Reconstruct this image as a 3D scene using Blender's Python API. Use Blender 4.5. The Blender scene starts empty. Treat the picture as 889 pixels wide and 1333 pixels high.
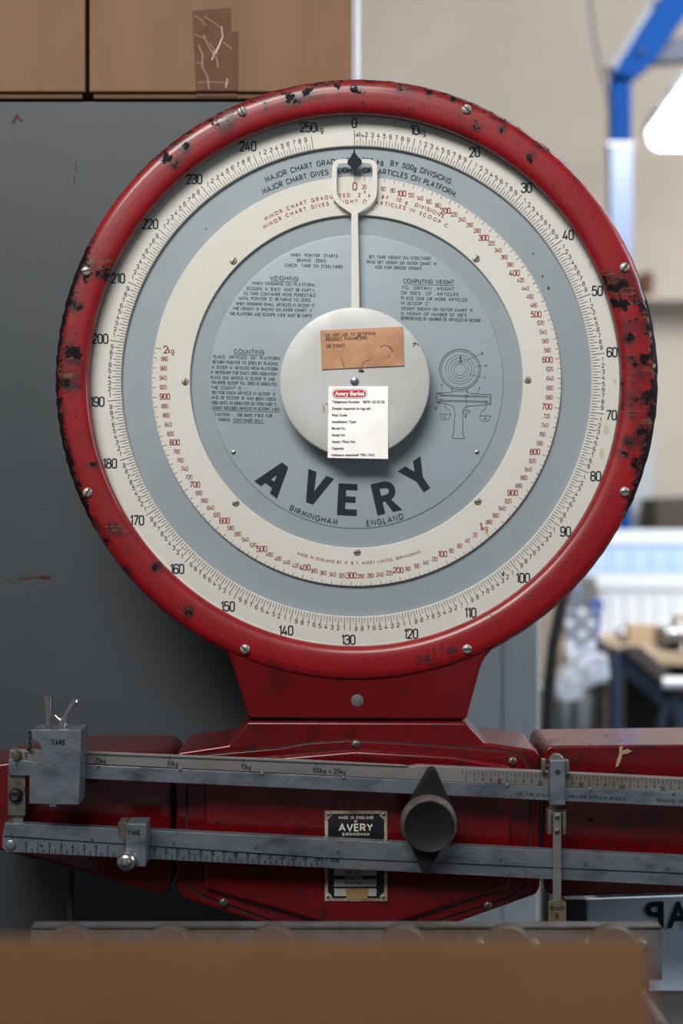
import bpy, bmesh, math, random
from mathutils import Vector
random.seed(7)
R = math.radians
# ------------------------------------------------------------------ frame, camera, light
S = 0.00075                       # metres per photo pixel in the plane of the dial (Y = 0)
D = S * 1333 * 50 / 36            # camera to dial
ZC = 1.30
sc = bpy.context.scene
C = sc.collection
def W(px, py, Y=0.0):             # a photo pixel at depth Y (metres behind the dial face) -> world point
    k = (D + Y) / D
    return Vector(((px - 444.5) * S * k, Y, ZC - (py - 666.5) * S * k))
cam = bpy.data.objects.new('camera', bpy.data.cameras.new('camera')); C.objects.link(cam)
cam.location = (0, -D, ZC); cam.rotation_euler = (R(90), 0, 0)
cam.data.sensor_fit = 'VERTICAL'; cam.data.sensor_height = 36; cam.data.sensor_width = 24; cam.data.lens = 50
cam.data.clip_start = 0.02
cam.data.dof.use_dof = True; cam.data.dof.focus_distance = D - 0.02; cam.data.dof.aperture_fstop = 3.0
sc.camera = cam
vs = sc.view_settings
vs.view_transform = 'Standard'; vs.look = 'None'; vs.gamma = 1; vs.use_curve_mapping = False
vs.exposure = 0.0
w = bpy.data.worlds.new('world'); sc.world = w; w.use_nodes = True
bg = w.node_tree.nodes['Background']; bg.inputs[0].default_value = (0.80, 0.88, 1.0, 1); bg.inputs[1].default_value = 0.20
def area(name, loc, target, size, power, col):
    l = bpy.data.lights.new(name, 'AREA'); l.shape = 'RECTANGLE'; l.size, l.size_y = size; l.energy = power; l.color = col
    o = bpy.data.objects.new(name, l); C.objects.link(o); o.location = loc
    o.rotation_euler = (Vector(target) - Vector(loc)).to_track_quat('-Z', 'Y').to_euler(); return l
area('ceiling_light_front', (-0.70, -2.1, 3.12), (0, 0.0, 1.72), (1.9, 0.9), 19, (1.0, 0.97, 0.93)).spread = R(62)
area('window_light_right', (2.4, -0.1, 2.2), (0.5, 0.6, 1.0), (1.2, 1.2), 44, (0.85, 0.92, 1.0))
area('bench_fill_back', (1.5, 1.3, 3.3), (1.2, 3.2, 1.2), (1.4, 1.4), 100, (1.0, 0.97, 0.94))  # added fill, no fitting behind it; brightens the bins and far wall

# ------------------------------------------------------------------ materials
MAT = {}
def lin(c): return tuple(((v/255)/12.92 if v/255 <= .04045 else ((v/255+.055)/1.055)**2.4) for v in c) + (1,)
def mat(name, rgb, rough=.5, metal=0, spec=.5, var=0, vscale=8, rgb2=None, bump=0, bscale=200, coat=0, emit=0, stretch=None, rvar=0, contrast=(.42, .62)):
    m = bpy.data.materials.new(name); m.use_nodes = True; nt = m.node_tree; N = nt.nodes; L = nt.links
    p = N['Principled BSDF']
    p.inputs['Base Color'].default_value = lin(rgb); p.inputs['Roughness'].default_value = rough
    p.inputs['Metallic'].default_value = metal; p.inputs['Specular IOR Level'].default_value = spec
    p.inputs['Coat Weight'].default_value = coat; p.inputs['Coat Roughness'].default_value = .12
    if emit:
        p.inputs['Emission Color'].default_value = lin(rgb); p.inputs['Emission Strength'].default_value = emit
    tc = N.new('ShaderNodeTexCoord'); mp = N.new('ShaderNodeMapping'); L.new(tc.outputs['Object'], mp.inputs[0])
    if stretch: mp.inputs['Scale'].default_value = stretch
    if rgb2 or rvar:
        n = N.new('ShaderNodeTexNoise'); n.inputs['Scale'].default_value = vscale; n.inputs['Detail'].default_value = 6
        n.inputs['Roughness'].default_value = .65; L.new(mp.outputs[0], n.inputs[0])
        r = N.new('ShaderNodeMapRange'); r.inputs[1].default_value, r.inputs[2].default_value = contrast; L.new(n.outputs[0], r.inputs[0])
        if rgb2:
            mx = N.new('ShaderNodeMix'); mx.data_type = 'RGBA'; L.new(r.outputs[0], mx.inputs[0])
            mx.inputs[6].default_value = lin(rgb); mx.inputs[7].default_value = lin(rgb2); L.new(mx.outputs[2], p.inputs['Base Color'])
        if rvar:
            q = N.new('ShaderNodeMapRange'); q.inputs[3].default_value = rough - rvar; q.inputs[4].default_value = rough + rvar
            L.new(r.outputs[0], q.inputs[0]); L.new(q.outputs[0], p.inputs['Roughness'])
    if bump:
        n = N.new('ShaderNodeTexNoise'); n.inputs['Scale'].default_value = bscale; n.inputs['Detail'].default_value = 3
        L.new(mp.outputs[0], n.inputs[0]); b = N.new('ShaderNodeBump'); b.inputs['Strength'].default_value = bump
        b.inputs['Distance'].default_value = .002; L.new(n.outputs[0], b.inputs['Height']); L.new(b.outputs[0], p.inputs['Normal'])
    MAT[name] = m; return m

def enamel(name, rgb, dark, brown, base=0.0, scale=1.0, rough=.3):
    """red enamel, chipped to dark primer where the 'wear' attribute is high"""
    m = mat(name, rgb, rough, coat=.28, spec=.3, bump=.06, bscale=900); nt = m.node_tree; N = nt.nodes; L = nt.links; p = N['Principled BSDF']
    tc = N.new('ShaderNodeTexCoord')
    def noise(s, d=6, ro=.65, stretch=None):
        n = N.new('ShaderNodeTexNoise'); n.inputs['Scale'].default_value = s; n.inputs['Detail'].default_value = d; n.inputs['Roughness'].default_value = ro
        if stretch:
            mp = N.new('ShaderNodeMapping'); mp.inputs['Scale'].default_value = stretch; mp.inputs['Rotation'].default_value = (0, .5, 0)
            L.new(tc.outputs['Object'], mp.inputs[0]); L.new(mp.outputs[0], n.inputs[0])
        else: L.new(tc.outputs['Object'], n.inputs[0])
        return n.outputs[0]
    def rng(s, a, b, c=0, d=1):
        r = N.new('ShaderNodeMapRange'); r.inputs[1].default_value = a; r.inputs[2].default_value = b; r.inputs[3].default_value = c; r.inputs[4].default_value = d
        L.new(s, r.inputs[0]); return r.outputs[0]
    def mth(op, a, b):
        q = N.new('ShaderNodeMath'); q.operation = op
        for i, v in enumerate((a, b)):
            if isinstance(v, (int, float)): q.inputs[i].default_value = v
            else: L.new(v, q.inputs[i])
        return q.outputs[0]
    def mixc(f, a, b):
        q = N.new('ShaderNodeMix'); q.data_type = 'RGBA'; L.new(f, q.inputs[0])
        for i, v in ((6, a), (7, b)):
            if isinstance(v, tuple): q.inputs[i].default_value = v
            else: L.new(v, q.inputs[i])
        return q.outputs[2]
    at = N.new('ShaderNodeAttribute'); at.attribute_name = 'wear'
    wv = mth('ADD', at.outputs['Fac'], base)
    body = mixc(rng(noise(9), .35, .7), lin(rgb), lin(tuple(v * .80 for v in rgb)))
    sm = rng(mth('ADD', noise(45), mth('MULTIPLY', wv, .38)), .64, .84, 0, .8)       # smeared grime
    body = mixc(sm, body, lin(dark))
    scr = rng(mth('ADD', noise(38, 7, .7, (1, 1, 9)), mth('MULTIPLY', wv, .20)), .70, .73)   # scratches to brown primer
    body = mixc(scr, body, lin(brown))
    chip = rng(mth('ADD', noise(85 * scale, 8, .72), mth('MULTIPLY', wv, .42)), .80, .835)     # chips
    fl = rng(mth('ADD', noise(260, 3, .5), mth('MULTIPLY', wv, .12)), .71, .74); body = mixc(fl, body, lin(dark))
    col = mixc(chip, body, lin(dark))
    L.new(col, p.inputs['Base Color'])
    L.new(rng(chip, 0, 1, rough, .62), p.inputs['Roughness'])
    L.new(rng(chip, 0, 1, .28, 0), p.inputs['Coat Weight']); L.new(rng(chip, 0, 1, .3, .08), p.inputs['Specular IOR Level'])
    return m
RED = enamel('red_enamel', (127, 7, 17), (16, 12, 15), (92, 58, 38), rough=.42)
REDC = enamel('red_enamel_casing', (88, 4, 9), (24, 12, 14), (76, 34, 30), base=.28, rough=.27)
WHITE = mat('dial_white_enamel', (209, 203, 196), .45, rgb2=(204, 197, 187), vscale=5)
SLATE = mat('dial_slate_enamel', (141, 150, 156), .45, rgb2=(136, 145, 151), vscale=7)
SLATE2 = mat('dial_plate_enamel', (148, 159, 165), .45, rgb2=(143, 154, 160), vscale=7)
INK = mat('black_ink', (32, 38, 44), .7, spec=.1)
REDINK = mat('red_ink', (136, 38, 43), .7, spec=.1)
BLACK = mat('black_rubber', (12, 14, 16), .55)
KNOB = mat('black_knob', (15, 16, 19), .6, spec=.2, rgb2=(21, 22, 24), vscale=30)
KNOBRIM = mat('worn_knob_rim', (84, 74, 70), .6, rgb2=(56, 50, 48), vscale=60)
HUB = mat('hub_aluminium', (172, 174, 174), .5, metal=.1, rgb2=(163, 163, 159), vscale=12, rvar=.06)
CREAM = mat('pointer_cream', (212, 206, 198), .4)
STEEL = mat('bar_steel', (120, 127, 136), .4, metal=.6, rgb2=(60, 67, 76), vscale=55, bump=.12, bscale=300, stretch=(.5, 1, 1), rvar=.1, contrast=(.44, .74))
STRIP = mat('bar_nickel', (142, 140, 139), .42, metal=.6, rgb2=(106, 102, 99), vscale=22, stretch=(.3, 1, 1), rvar=.1)
STEELD = mat('dirty_steel', (110, 108, 102), .5, metal=.6, rgb2=(62, 50, 38), vscale=60, rvar=.1)
CHROME = mat('chrome', (175, 176, 180), .22, metal=.95)
SCREW = mat('screw_steel', (160, 157, 152), .4, metal=.35, rgb2=(110, 104, 96), vscale=160)
SLOT = mat('screw_slot', (22, 20, 20), .8)
ENGR = mat('engraved_black', (14, 16, 19), .8, spec=.05)
BRASS = mat('tag_brass', (120, 110, 92), .45, metal=.55, rgb2=(70, 60, 48), vscale=90)
PAPER = mat('white_card', (232, 232, 232), .55, rgb2=(226, 222, 214), vscale=30)
TAG = mat('kraft_card', (176, 132, 98), .65, rgb2=(146, 104, 74), vscale=26, bump=.3, bscale=60)
LOGO = mat('logo_red', (178, 20, 34), .5); LOGOW = mat('logo_white', (235, 235, 235), .5); LOGOG = mat('logo_grey', (70, 72, 78), .5)
CARD = mat('carton_brown', (110, 80, 55), .8, rgb2=(103, 74, 50), vscale=20, bump=.15, bscale=90, stretch=(1, 1, .12))
CARDF = mat('carton_flap_brown', (138, 101, 68), .85, rgb2=(131, 94, 63), vscale=6)
CARDE = mat('carton_edge', (88, 62, 44), .9)
TAPE = mat('brown_tape', (88, 60, 44), .6, spec=.12, rgb2=(82, 54, 40), vscale=40)
GREY = mat('cabinet_grey', (58, 63, 67), .55, spec=.3, rgb2=(53, 58, 62), vscale=2.5, bump=.05, bscale=300)
RUST = mat('rust', (66, 38, 26), .9)
WALL = mat('wall_beige', (196, 189, 181), .9, rgb2=(192, 184, 176), vscale=2)
FLOOR = mat('floor_concrete', (92, 92, 90), .6, rgb2=(78, 78, 76), vscale=3)
CEIL = mat('ceiling_paint', (190, 188, 184), .9)
TRIM = mat('trim_white', (205, 214, 226), .5)
LOCK = mat('locker_grey', (176, 187, 194), .55)
BLUE = mat('blue_paint', (1, 60, 128), .6, spec=.08); BLUE_REFL = mat('post_reflection', (140, 160, 200), .3)  # second blue is the post's glossy reflection, put into the colour
NAVY = mat('navy_steel', (28, 46, 72), .5)
BIN = mat('bin_plastic', (205, 214, 226), .35); BINB = mat('bin_plastic_blue', (168, 190, 222), .35)
LAMP = mat('lamp_diffuser', (255, 255, 255), .5, emit=4.5); LAMPH = mat('lamp_housing', (110, 118, 130), .5)
WOOD = mat('bench_wood', (192, 174, 152), .6, rgb2=(170, 148, 124), vscale=12)
TAN = mat('tan_box', (180, 158, 130), .7)
DARK = mat('dark_machine', (24, 26, 30), .35)
CABLE = mat('grey_cable', (96, 98, 104), .6); HOSE = mat('black_hose', (16, 19, 24), .5)
WRAP = mat('plastic_wrap', (196, 206, 222), .25, rgb2=(150, 160, 178), vscale=30, bump=.8, bscale=30)
SIGN = mat('sign_board', (176, 192, 208), .6, rgb2=(164, 180, 196), vscale=20)
RAIL = mat('galvanised_rail', (112, 114, 118), .5, metal=.6, rgb2=(90, 82, 76), vscale=20)
WHEEL = mat('skate_wheel', (74, 64, 58), .6, rgb2=(62, 54, 49), vscale=30)
GLINT = mat('glass_jar', (170, 184, 204), .12, metal=.5)
def glass_mat():
    m = bpy.data.materials.new('dial_glass'); m.use_nodes = True; N = m.node_tree.nodes; L = m.node_tree.links; N.clear()
    o = N.new('ShaderNodeOutputMaterial'); t = N.new('ShaderNodeBsdfTransparent'); g = N.new('ShaderNodeBsdfGlossy')
    t.inputs[0].default_value = (.97, .98, .98, 1); g.inputs['Roughness'].default_value = .03
    f = N.new('ShaderNodeLayerWeight'); f.inputs[0].default_value = .5; x = N.new('ShaderNodeMixShader')
    pw = N.new('ShaderNodeMath'); pw.operation = 'POWER'; pw.inputs[1].default_value = 5; L.new(f.outputs['Facing'], pw.inputs[0])
    ma = N.new('ShaderNodeMath'); ma.operation = 'MULTIPLY_ADD'; ma.inputs[1].default_value = .9; ma.inputs[2].default_value = .035; L.new(pw.outputs[0], ma.inputs[0])
    L.new(ma.outputs[0], x.inputs[0]); L.new(t.outputs[0], x.inputs[1]); L.new(g.outputs[0], x.inputs[2]); L.new(x.outputs[0], o.inputs[0])
    return m
GLASS = glass_mat()

# ------------------------------------------------------------------ object helpers
def wloc(o):
    v = Vector((0, 0, 0))
    while o: v = v + o.location; o = o.parent
    return v
def tag(o, label=None, cat=None, group=None, kind=None):
    for k, v in (('label', label), ('category', cat), ('group', group), ('kind', kind)):
        if v: o[k] = v
    return o
def thing(name, label, cat, loc, group=None):
    o = bpy.data.objects.new(name, None); C.objects.link(o); o.location = loc; o.empty_display_size = .05
    return tag(o, label, cat, group)
def finish(me, smooth):
    me.update()
    if smooth:
        me.shade_smooth(); me.set_sharp_from_angle(angle=R(smooth))
def link(name, me, parent=None, loc=None):
    o = bpy.data.objects.new(name, me); C.objects.link(o); o.parent = parent
    if loc is not None: o.location = Vector(loc) - wloc(parent)
    return o
class M:
    """collects geometry in world space; build() links it as one mesh object"""
    def __init__(s): s.v = []; s.f = []; s.mi = []; s.cur = 0
    def add(s, vs, fs):
        b = len(s.v); s.v += [Vector(p) for p in vs]; s.f += [tuple(i + b for i in f) for f in fs]; s.mi += [s.cur] * len(fs); return s
    def prism(s, pts, Y0, Y1, px=True, scale_back=1.0):
        """polygon (photo pixels at depth Y0) pushed straight back to Y1"""
        P = [W(a, b, Y0) if px else Vector((a, Y0, b)) for a, b in pts]; n = len(P)
        area2 = sum(P[i].x * P[(i+1) % n].z - P[(i+1) % n].x * P[i].z for i in range(n))
        if area2 < 0: P.reverse()
        B = [Vector((p.x, Y1, p.z)) for p in P]
        s.add(P + B, [tuple(range(n)), tuple(range(2*n-1, n-1, -1))] + [(i, i+n, (i+1) % n + n, (i+1) % n) for i in range(n)]); return s
    def rect(s, x0, y0, x1, y1, Y0, Y1): return s.prism([(x0, y0), (x1, y0), (x1, y1), (x0, y1)], Y0, Y1)
    def box(s, lo, hi):
        (a, b, c), (d, e, f) = lo, hi
        s.add([(a,b,c),(d,b,c),(d,e,c),(a,e,c),(a,b,f),(d,b,f),(d,e,f),(a,e,f)], [(0,3,2,1),(4,5,6,7),(0,1,5,4),(1,2,6,5),(2,3,7,6),(3,0,4,7)]); return s
    def lathe(s, c, prof, n=48, close=False, cap=True):
        """profile [(radius, Y)] turned about the Y axis through c=(x,z); listed front to back outwards"""
        m = len(prof); vs = []
        for i in range(n):
            t = 2*math.pi*i/n
            for r, y in prof: vs.append((c[0] + r*math.sin(t), y, c[1] + r*math.cos(t)))
        fs = []
        for i in range(n):
            j = (i+1) % n
            for k in range(m if close else m-1):
                l = (k+1) % m; fs.append((i*m+k, j*m+k, j*m+l, i*m+l))
        if cap and not close:
            fs.append(tuple(i*m for i in range(n-1, -1, -1))); fs.append(tuple(i*m+m-1 for i in range(n)))
        s.add(vs, fs); return s
    def tube(s, pts, r, n=8, rr=None):
        pts = [Vector(p) for p in pts]; vs = []; m = len(pts); up0 = None
        for i, p in enumerate(pts):
            d = (pts[min(i+1, m-1)] - pts[max(i-1, 0)]).normalized()
            a = d.orthogonal() if up0 is None else up0 - d * up0.dot(d)
            a.normalize(); up0 = a; b = d.cross(a); q = rr[i] if rr else r
            vs += [p + (a*math.cos(2*math.pi*k/n) + b*math.sin(2*math.pi*k/n))*q for k in range(n)]
        fs = [(i*n+k, i*n+(k+1) % n, (i+1)*n+(k+1) % n, (i+1)*n+k) for i in range(m-1) for k in range(n)]
        fs += [tuple(range(n-1, -1, -1)), tuple(range((m-1)*n, m*n))]
        s.add(vs, fs); return s
    def build(s, name, m, parent=None, bevel=0, seg=2, smooth=40, wear=None, label=None):
        base = wloc(parent)
        me = bpy.data.meshes.new(name); me.from_pydata([tuple(v - base) for v in s.v], [], s.f)
        if bevel:
            bm = bmesh.new(); bm.from_mesh(me); bmesh.ops.recalc_face_normals(bm, faces=bm.faces)
            ed = [e for e in bm.edges if len(e.link_faces) == 2 and e.calc_face_angle(0) > R(25)]
            bmesh.ops.bevel(bm, geom=ed, offset=bevel, segments=seg, profile=.5, affect='EDGES', clamp_overlap=True)
            bm.to_mesh(me); bm.free()
        ms = m if isinstance(m, (list, tuple)) else [m]
        for q in ms: me.materials.append(q)
        if len(ms) > 1 and not bevel:
            for p, i in zip(me.polygons, s.mi): p.material_index = i
        if wear:
            a = me.attributes.new('wear', 'FLOAT', 'POINT'); a.data.foreach_set('value', [wear(v.co + base) for v in me.vertices])
        finish(me, smooth)
        o = link(name, me, parent)
        if bevel: md = o.modifiers.new('weighted_normal', 'WEIGHTED_NORMAL'); md.keep_sharp = True; md.weight = 100
        if label: o['label'] = label
        return o

# ------------------------------------------------------------------ stroke lettering (own glyphs)
g = {}
def G(ch, w_, *st): g[ch] = (w_, st)
q = .46
G('0', q, ('c', [(0,0,.22),(q,0,.22),(q,1,.22),(0,1,.22)]))
G('1', .2, ('o', [(0,.8),(.18,1),(.18,0)]))
G('2', q, ('o', [(0,.72),(0,1,.22),(q,1,.22),(q,.62,.15),(0,0),(q,0)]))
G('3', q, ('o', [(0,.8),(0,1,.2),(q,1,.2),(q,.54,.16),(.14,.54)]), ('o', [(.14,.54),(q,.54,.18),(q,0,.22),(0,0,.22),(0,.22)]))
G('4', .5, ('o', [(.28,1),(0,.24),(.5,.24)]), ('o', [(.36,.52),(.36,0)]))
G('5', q, ('o', [(q-.03,1),(.04,1),(.01,.56),(.1,.62,.05),(q,.62,.2),(q,0,.22),(0,0,.22),(0,.2)]))
G('6', q, ('c', [(0,0,.2),(q,0,.2),(q,.58,.2),(0,.58,.2)]), ('o', [(0,.3),(0,1,.24),(q,1,.22),(q,.8)]))
G('7', q, ('o', [(0,1),(q,1),(.12,0)]))
G('8', q, ('c', [(0,0,.2),(q,0,.2),(q,.54,.18),(0,.54,.18)]), ('c', [(.03,.54,.18),(q-.03,.54,.18),(q-.03,1,.2),(.03,1,.2)]))
G('9', q, ('c', [(0,.42,.2),(q,.42,.2),(q,1,.2),(0,1,.2)]), ('o', [(q,.7),(q,0,.24),(0,0,.22),(0,.2)]))
G('A', .66, ('o', [(0,0),(.33,1),(.66,0)]), ('o', [(.12,.33),(.54,.33)]))
G('B', .5, ('c', [(0,0),(.5,0,.25),(.5,.53,.25),(0,.53)]), ('o', [(0,.53),(0,1),(.44,1,.22),(.44,.53,.22)]))
G('C', .66, ('o', [(.64,.78),(.5,1,.25),(0,1,.42),(0,0,.42),(.5,0,.25),(.64,.22)]))
G('D', .62, ('c', [(0,0),(.62,0,.4),(.62,1,.4),(0,1)]))
G('E', .44, ('o', [(.44,1),(0,1),(0,0),(.44,0)]), ('o', [(0,.52),(.4,.52)]))
G('F', .42, ('o', [(.42,1),(0,1),(0,0)]), ('o', [(0,.52),(.38,.52)]))
G('G', .7, ('o', [(.66,.8),(.52,1,.25),(0,1,.42),(0,0,.42),(.68,0,.3),(.68,.48),(.4,.48)]))
G('H', .58, ('o', [(0,0),(0,1)]), ('o', [(.58,0),(.58,1)]), ('o', [(0,.52),(.58,.52)]))
G('I', .04, ('o', [(.02,0),(.02,1)]))
G('J', .34, ('o', [(.34,1),(.34,0,.2),(.04,0,.1),(0,.14)]))
G('K', .54, ('o', [(0,0),(0,1)]), ('o', [(.5,1),(0,.42)]), ('o', [(.14,.58),(.54,0)]))
G('L', .42, ('o', [(0,1),(0,0),(.42,0)]))
G('M', .74, ('o', [(0,0),(.08,1),(.37,.2),(.66,1),(.74,0)]))
G('N', .62, ('o', [(0,0),(0,1),(.62,0),(.62,1)]))
G('O', .8, ('c', [(0,0,.4),(.8,0,.4),(.8,1,.4),(0,1,.4)]))
G('P', .48, ('o', [(0,0),(0,1),(.48,1,.26),(.48,.46,.26),(0,.46)]))
G('Q', .8, ('c', [(0,0,.4),(.8,0,.4),(.8,1,.4),(0,1,.4)]), ('o', [(.45,.3),(.8,0)]))
G('R', .52, ('o', [(0,0),(0,1),(.48,1,.26),(.48,.46,.26),(0,.46)]), ('o', [(.22,.46),(.52,0)]))
G('S', .48, ('o', [(.45,.82),(.4,1,.14),(.02,1,.2),(.02,.54,.2),(.48,.54,.2),(.48,0,.22),(0.04,0,.14),(0,.18)]))
G('T', .56, ('o', [(0,1),(.56,1)]), ('o', [(.28,1),(.28,0)]))
G('U', .58, ('o', [(0,1),(0,0,.28),(.58,0,.28),(.58,1)]))
G('V', .62, ('o', [(0,1),(.31,0),(.62,1)]))
G('W', .86, ('o', [(0,1),(.22,0),(.43,.9),(.64,0),(.86,1)]))
G('X', .58, ('o', [(0,1),(.58,0)]), ('o', [(0,0),(.58,1)]))
G('Y', .58, ('o', [(0,1),(.29,.48),(.58,1)]), ('o', [(.29,.48),(.29,0)]))
G('Z', .54, ('o', [(0,1),(.54,1),(0,0),(.54,0)]))
G('k', .38, ('o', [(0,0),(0,1)]), ('o', [(.34,.6),(0,.24)]), ('o', [(.1,.34),(.38,0)]))
G('g', .36, ('c', [(0,.02,.14),(.36,.02,.14),(.36,.6,.14),(0,.6,.14)]), ('o', [(.36,.6),(.36,-.3,.16),(.02,-.3,.1)]))
G('x', .36, ('o', [(0,.1),(.36,.5)]), ('o', [(0,.5),(.36,.1)]))
G('.', .04, ('o', [(.02,0),(.02,.1)])); G(',', .06, ('o', [(.04,.1),(0,-.12)])); G('·', .1, ('o', [(0,.45),(.12,.45)]))
G('-', .3, ('o', [(0,.42),(.3,.42)])); G(':', .04, ('o', [(.02,.05),(.02,.2)]), ('o', [(.02,.45),(.02,.6)]))
G("'", .06, ('o', [(.03,1.02),(.03,.78)])); G('&', .6, ('o', [(.6,0),(.08,.72),(.1,1,.15),(.42,1,.15),(.42,.65,.1),(0,.35,.1),(0,0,.2),(.45,0,.2),(.6,.4)]))
G('(', .16, ('o', [(.16,1.1),(0,.75,.2),(0,.25,.2),(.16,-.1)])); G(')', .16, ('o', [(0,1.1),(.16,.75,.2),(.16,.25,.2),(0,-.1)]))
G('/', .3, ('o', [(0,-.05),(.3,1.05)])); G(' ', .34)
def fillet(pts, closed, n=3):
    out = []; m = len(pts)
    for i, p in enumerate(pts):
        r = p[2] if len(p) > 2 else 0
        if r and (closed or 0 < i < m-1):
            P = Vector(p[:2]); A = Vector(pts[i-1][:2]); B = Vector(pts[(i+1) % m][:2])
            a = P + (A-P).normalized()*min(r, (A-P).length*.5); b = P + (B-P).normalized()*min(r, (B-P).length*.5)
            for k in range(n+1):
                t = k/n; out.append(a*(1-t)**2 + P*(2*t*(1-t))*1.0 + b*t*t)
        else: out.append(Vector(p[:2]))
    res = [out[0]]
    for p in out[1:]:
        if (p - res[-1]).length > 1e-4: res.append(p)
    if closed and (res[0]-res[-1]).length < 1e-4: res.pop()
    return res
FG = {k: (v[0], [(t == 'c', fillet(p, t == 'c')) for t, p in v[1]]) for k, v in g.items()}
def ribbon(B, pts, closed, sw, Y):
    """pts: photo-pixel 2D points; adds a flat ribbon of width sw pixels at depth Y (float or function)"""
    n = len(pts); L_ = []; 
    if n < 2: return
    for i in range(n):
        a = pts[i-1] if (closed or i) else None; b = pts[(i+1) % n] if (closed or i < n-1) else None
        p = pts[i]
        d1 = (p-a).normalized() if a is not None else None; d2 = (b-p).normalized() if b is not None else None
        d1 = d1 if d1 is not None else d2; d2 = d2 if d2 is not None else d1
        t = d1 + d2
        if t.length < 1e-3: t = d1
        t.normalize(); nn = Vector((-t.y, t.x)); c = max(.45, nn.dot(Vector((-d1.y, d1.x))))
        L_.append((p + nn*(sw/2/c), p - nn*(sw/2/c)))
    vs = []
    for u, v_ in L_:
        for p in (u, v_): vs.append(W(p.x, p.y, Y(p.x, p.y) if callable(Y) else Y))
    m = n if closed else n-1
    B.add(vs, [(2*i, 2*i+1, (2*i+3) % (2*n), (2*i+2) % (2*n)) for i in range(m)])
def layout(s, gap=.2):
    x = 0; out = []
    for ch in s:
        w_, st = FG.get(ch, FG[' '])
        out.append((x, w_, st)); x += w_ + gap
    return out, x - gap
def text(B, s, x, y, h, sw, Y, width=None, align='l', ang=0, gap=.2, xs=1.0, slant=0):
    """straight line of text; x,y = baseline start (or centre) in photo pixels"""
    lay, tot = layout(s, gap)
    k = h*xs if width is None else width/tot
    x0 = {'l': 0, 'c': -tot*k/2, 'r': -tot*k}[align]
    ca, sa = math.cos(ang), math.sin(ang)
    for gx, w_, st in lay:
        for cl, pl in st:
            ribbon(B, [Vector((x + (x0+(gx+p.x)*k + slant*p.y*h)*ca + p.y*h*sa, y + (x0+(gx+p.x)*k)*sa - p.y*h*ca)) for p in pl], cl, sw, Y)
def arctext(B, s, cx, cy, r, a0, a1, h, sw, Y, inside=False, gap=.2):
    """text on a circle, angles clockwise from the top; inside=True reads along the bottom"""
    lay, tot = layout(s, gap); L_ = abs(a1-a0)*r; k = L_/tot
    for gx, w_, st in lay:
        f = (gx + w_/2)/tot; a = a0 + (a1-a0)*f
        ux, uy = (math.cos(a), math.sin(a)); ox, oy = (math.sin(a), -math.cos(a))
        bx, by = cx + r*ox, cy + r*oy
        if inside: ux, uy, ox, oy = -ux, -uy, -ox, -oy
        kk = min(k, h*1.15)
        for cl, pl in st:
            ribbon(B, [Vector((bx + (p.x-w_/2)*kk*ux + p.y*h*ox, by + (p.x-w_/2)*kk*uy + p.y*h*oy)) for p in pl], cl, sw, Y)
def fonttext(name, s, x, y, h, Y, m, parent, width=None, align='l', ang=0, bold=0, mirror=False):
    """text in Blender's built-in font, fitted to photo pixels"""
    cu = bpy.data.curves.new('t', 'FONT'); cu.body = s; cu.size = 1; cu.offset = bold; cu.resolution_u = 3
    o = bpy.data.objects.new('t', cu); C.objects.link(o); dg = bpy.context.evaluated_depsgraph_get()
    me = bpy.data.meshes.new_from_object(o.evaluated_get(dg)); bpy.data.objects.remove(o)
    xs_ = [v.co.x for v in me.vertices]; x0, x1 = min(xs_), max(xs_)
    ky = h/.7; kx = ky if width is None else width/(x1-x0)
    off = {'l': 0, 'c': -(x1-x0)*kx/2}[align]; base = wloc(parent); ca, sa = math.cos(ang), math.sin(ang)
    for v in me.vertices:
        u = off + ((x1 - v.co.x) if mirror else (v.co.x-x0))*kx; t = v.co.y*ky
        v.co = W(x + u*ca + t*sa, y + u*sa - t*ca, Y) - base
    me.materials.clear(); me.materials.append(m); me.name = name
    return link(name, me, parent)
def box_obj(name, lo, hi, m, parent=None, bevel=0, **k): return M().box(lo, hi).build(name, m, parent, bevel=bevel, **k)

# ------------------------------------------------------------------ the setting
def struct(o): o['kind'] = 'structure'; return o
struct(box_obj('floor', (-2.2, -3.2, -.05), (3.4, 4.3, 0), FLOOR))
struct(box_obj('ceiling', (-2.2, -3.2, 3.7), (3.4, 4.3, 3.75), CEIL))
struct(box_obj('wall_back', (-2.2, 4.2, 0), (3.4, 4.3, 3.7), WALL))
struct(box_obj('wall_left', (-2.3, -3.2, 0), (-2.2, 4.3, 3.7), WALL))
struct(box_obj('wall_right', (3.4, -3.2, 0), (3.5, 4.3, 3.7), WALL))

# ------------------------------------------------------------------ the dial scale
CX, CZ = W(464, 497).x, W(464, 497).z
scale = thing('dial_scale', 'red and chipped dial weighing scale with round white and slate face and two steel beams', 'scale', (CX, .04, 0))
cpx = (464, 497)
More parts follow.
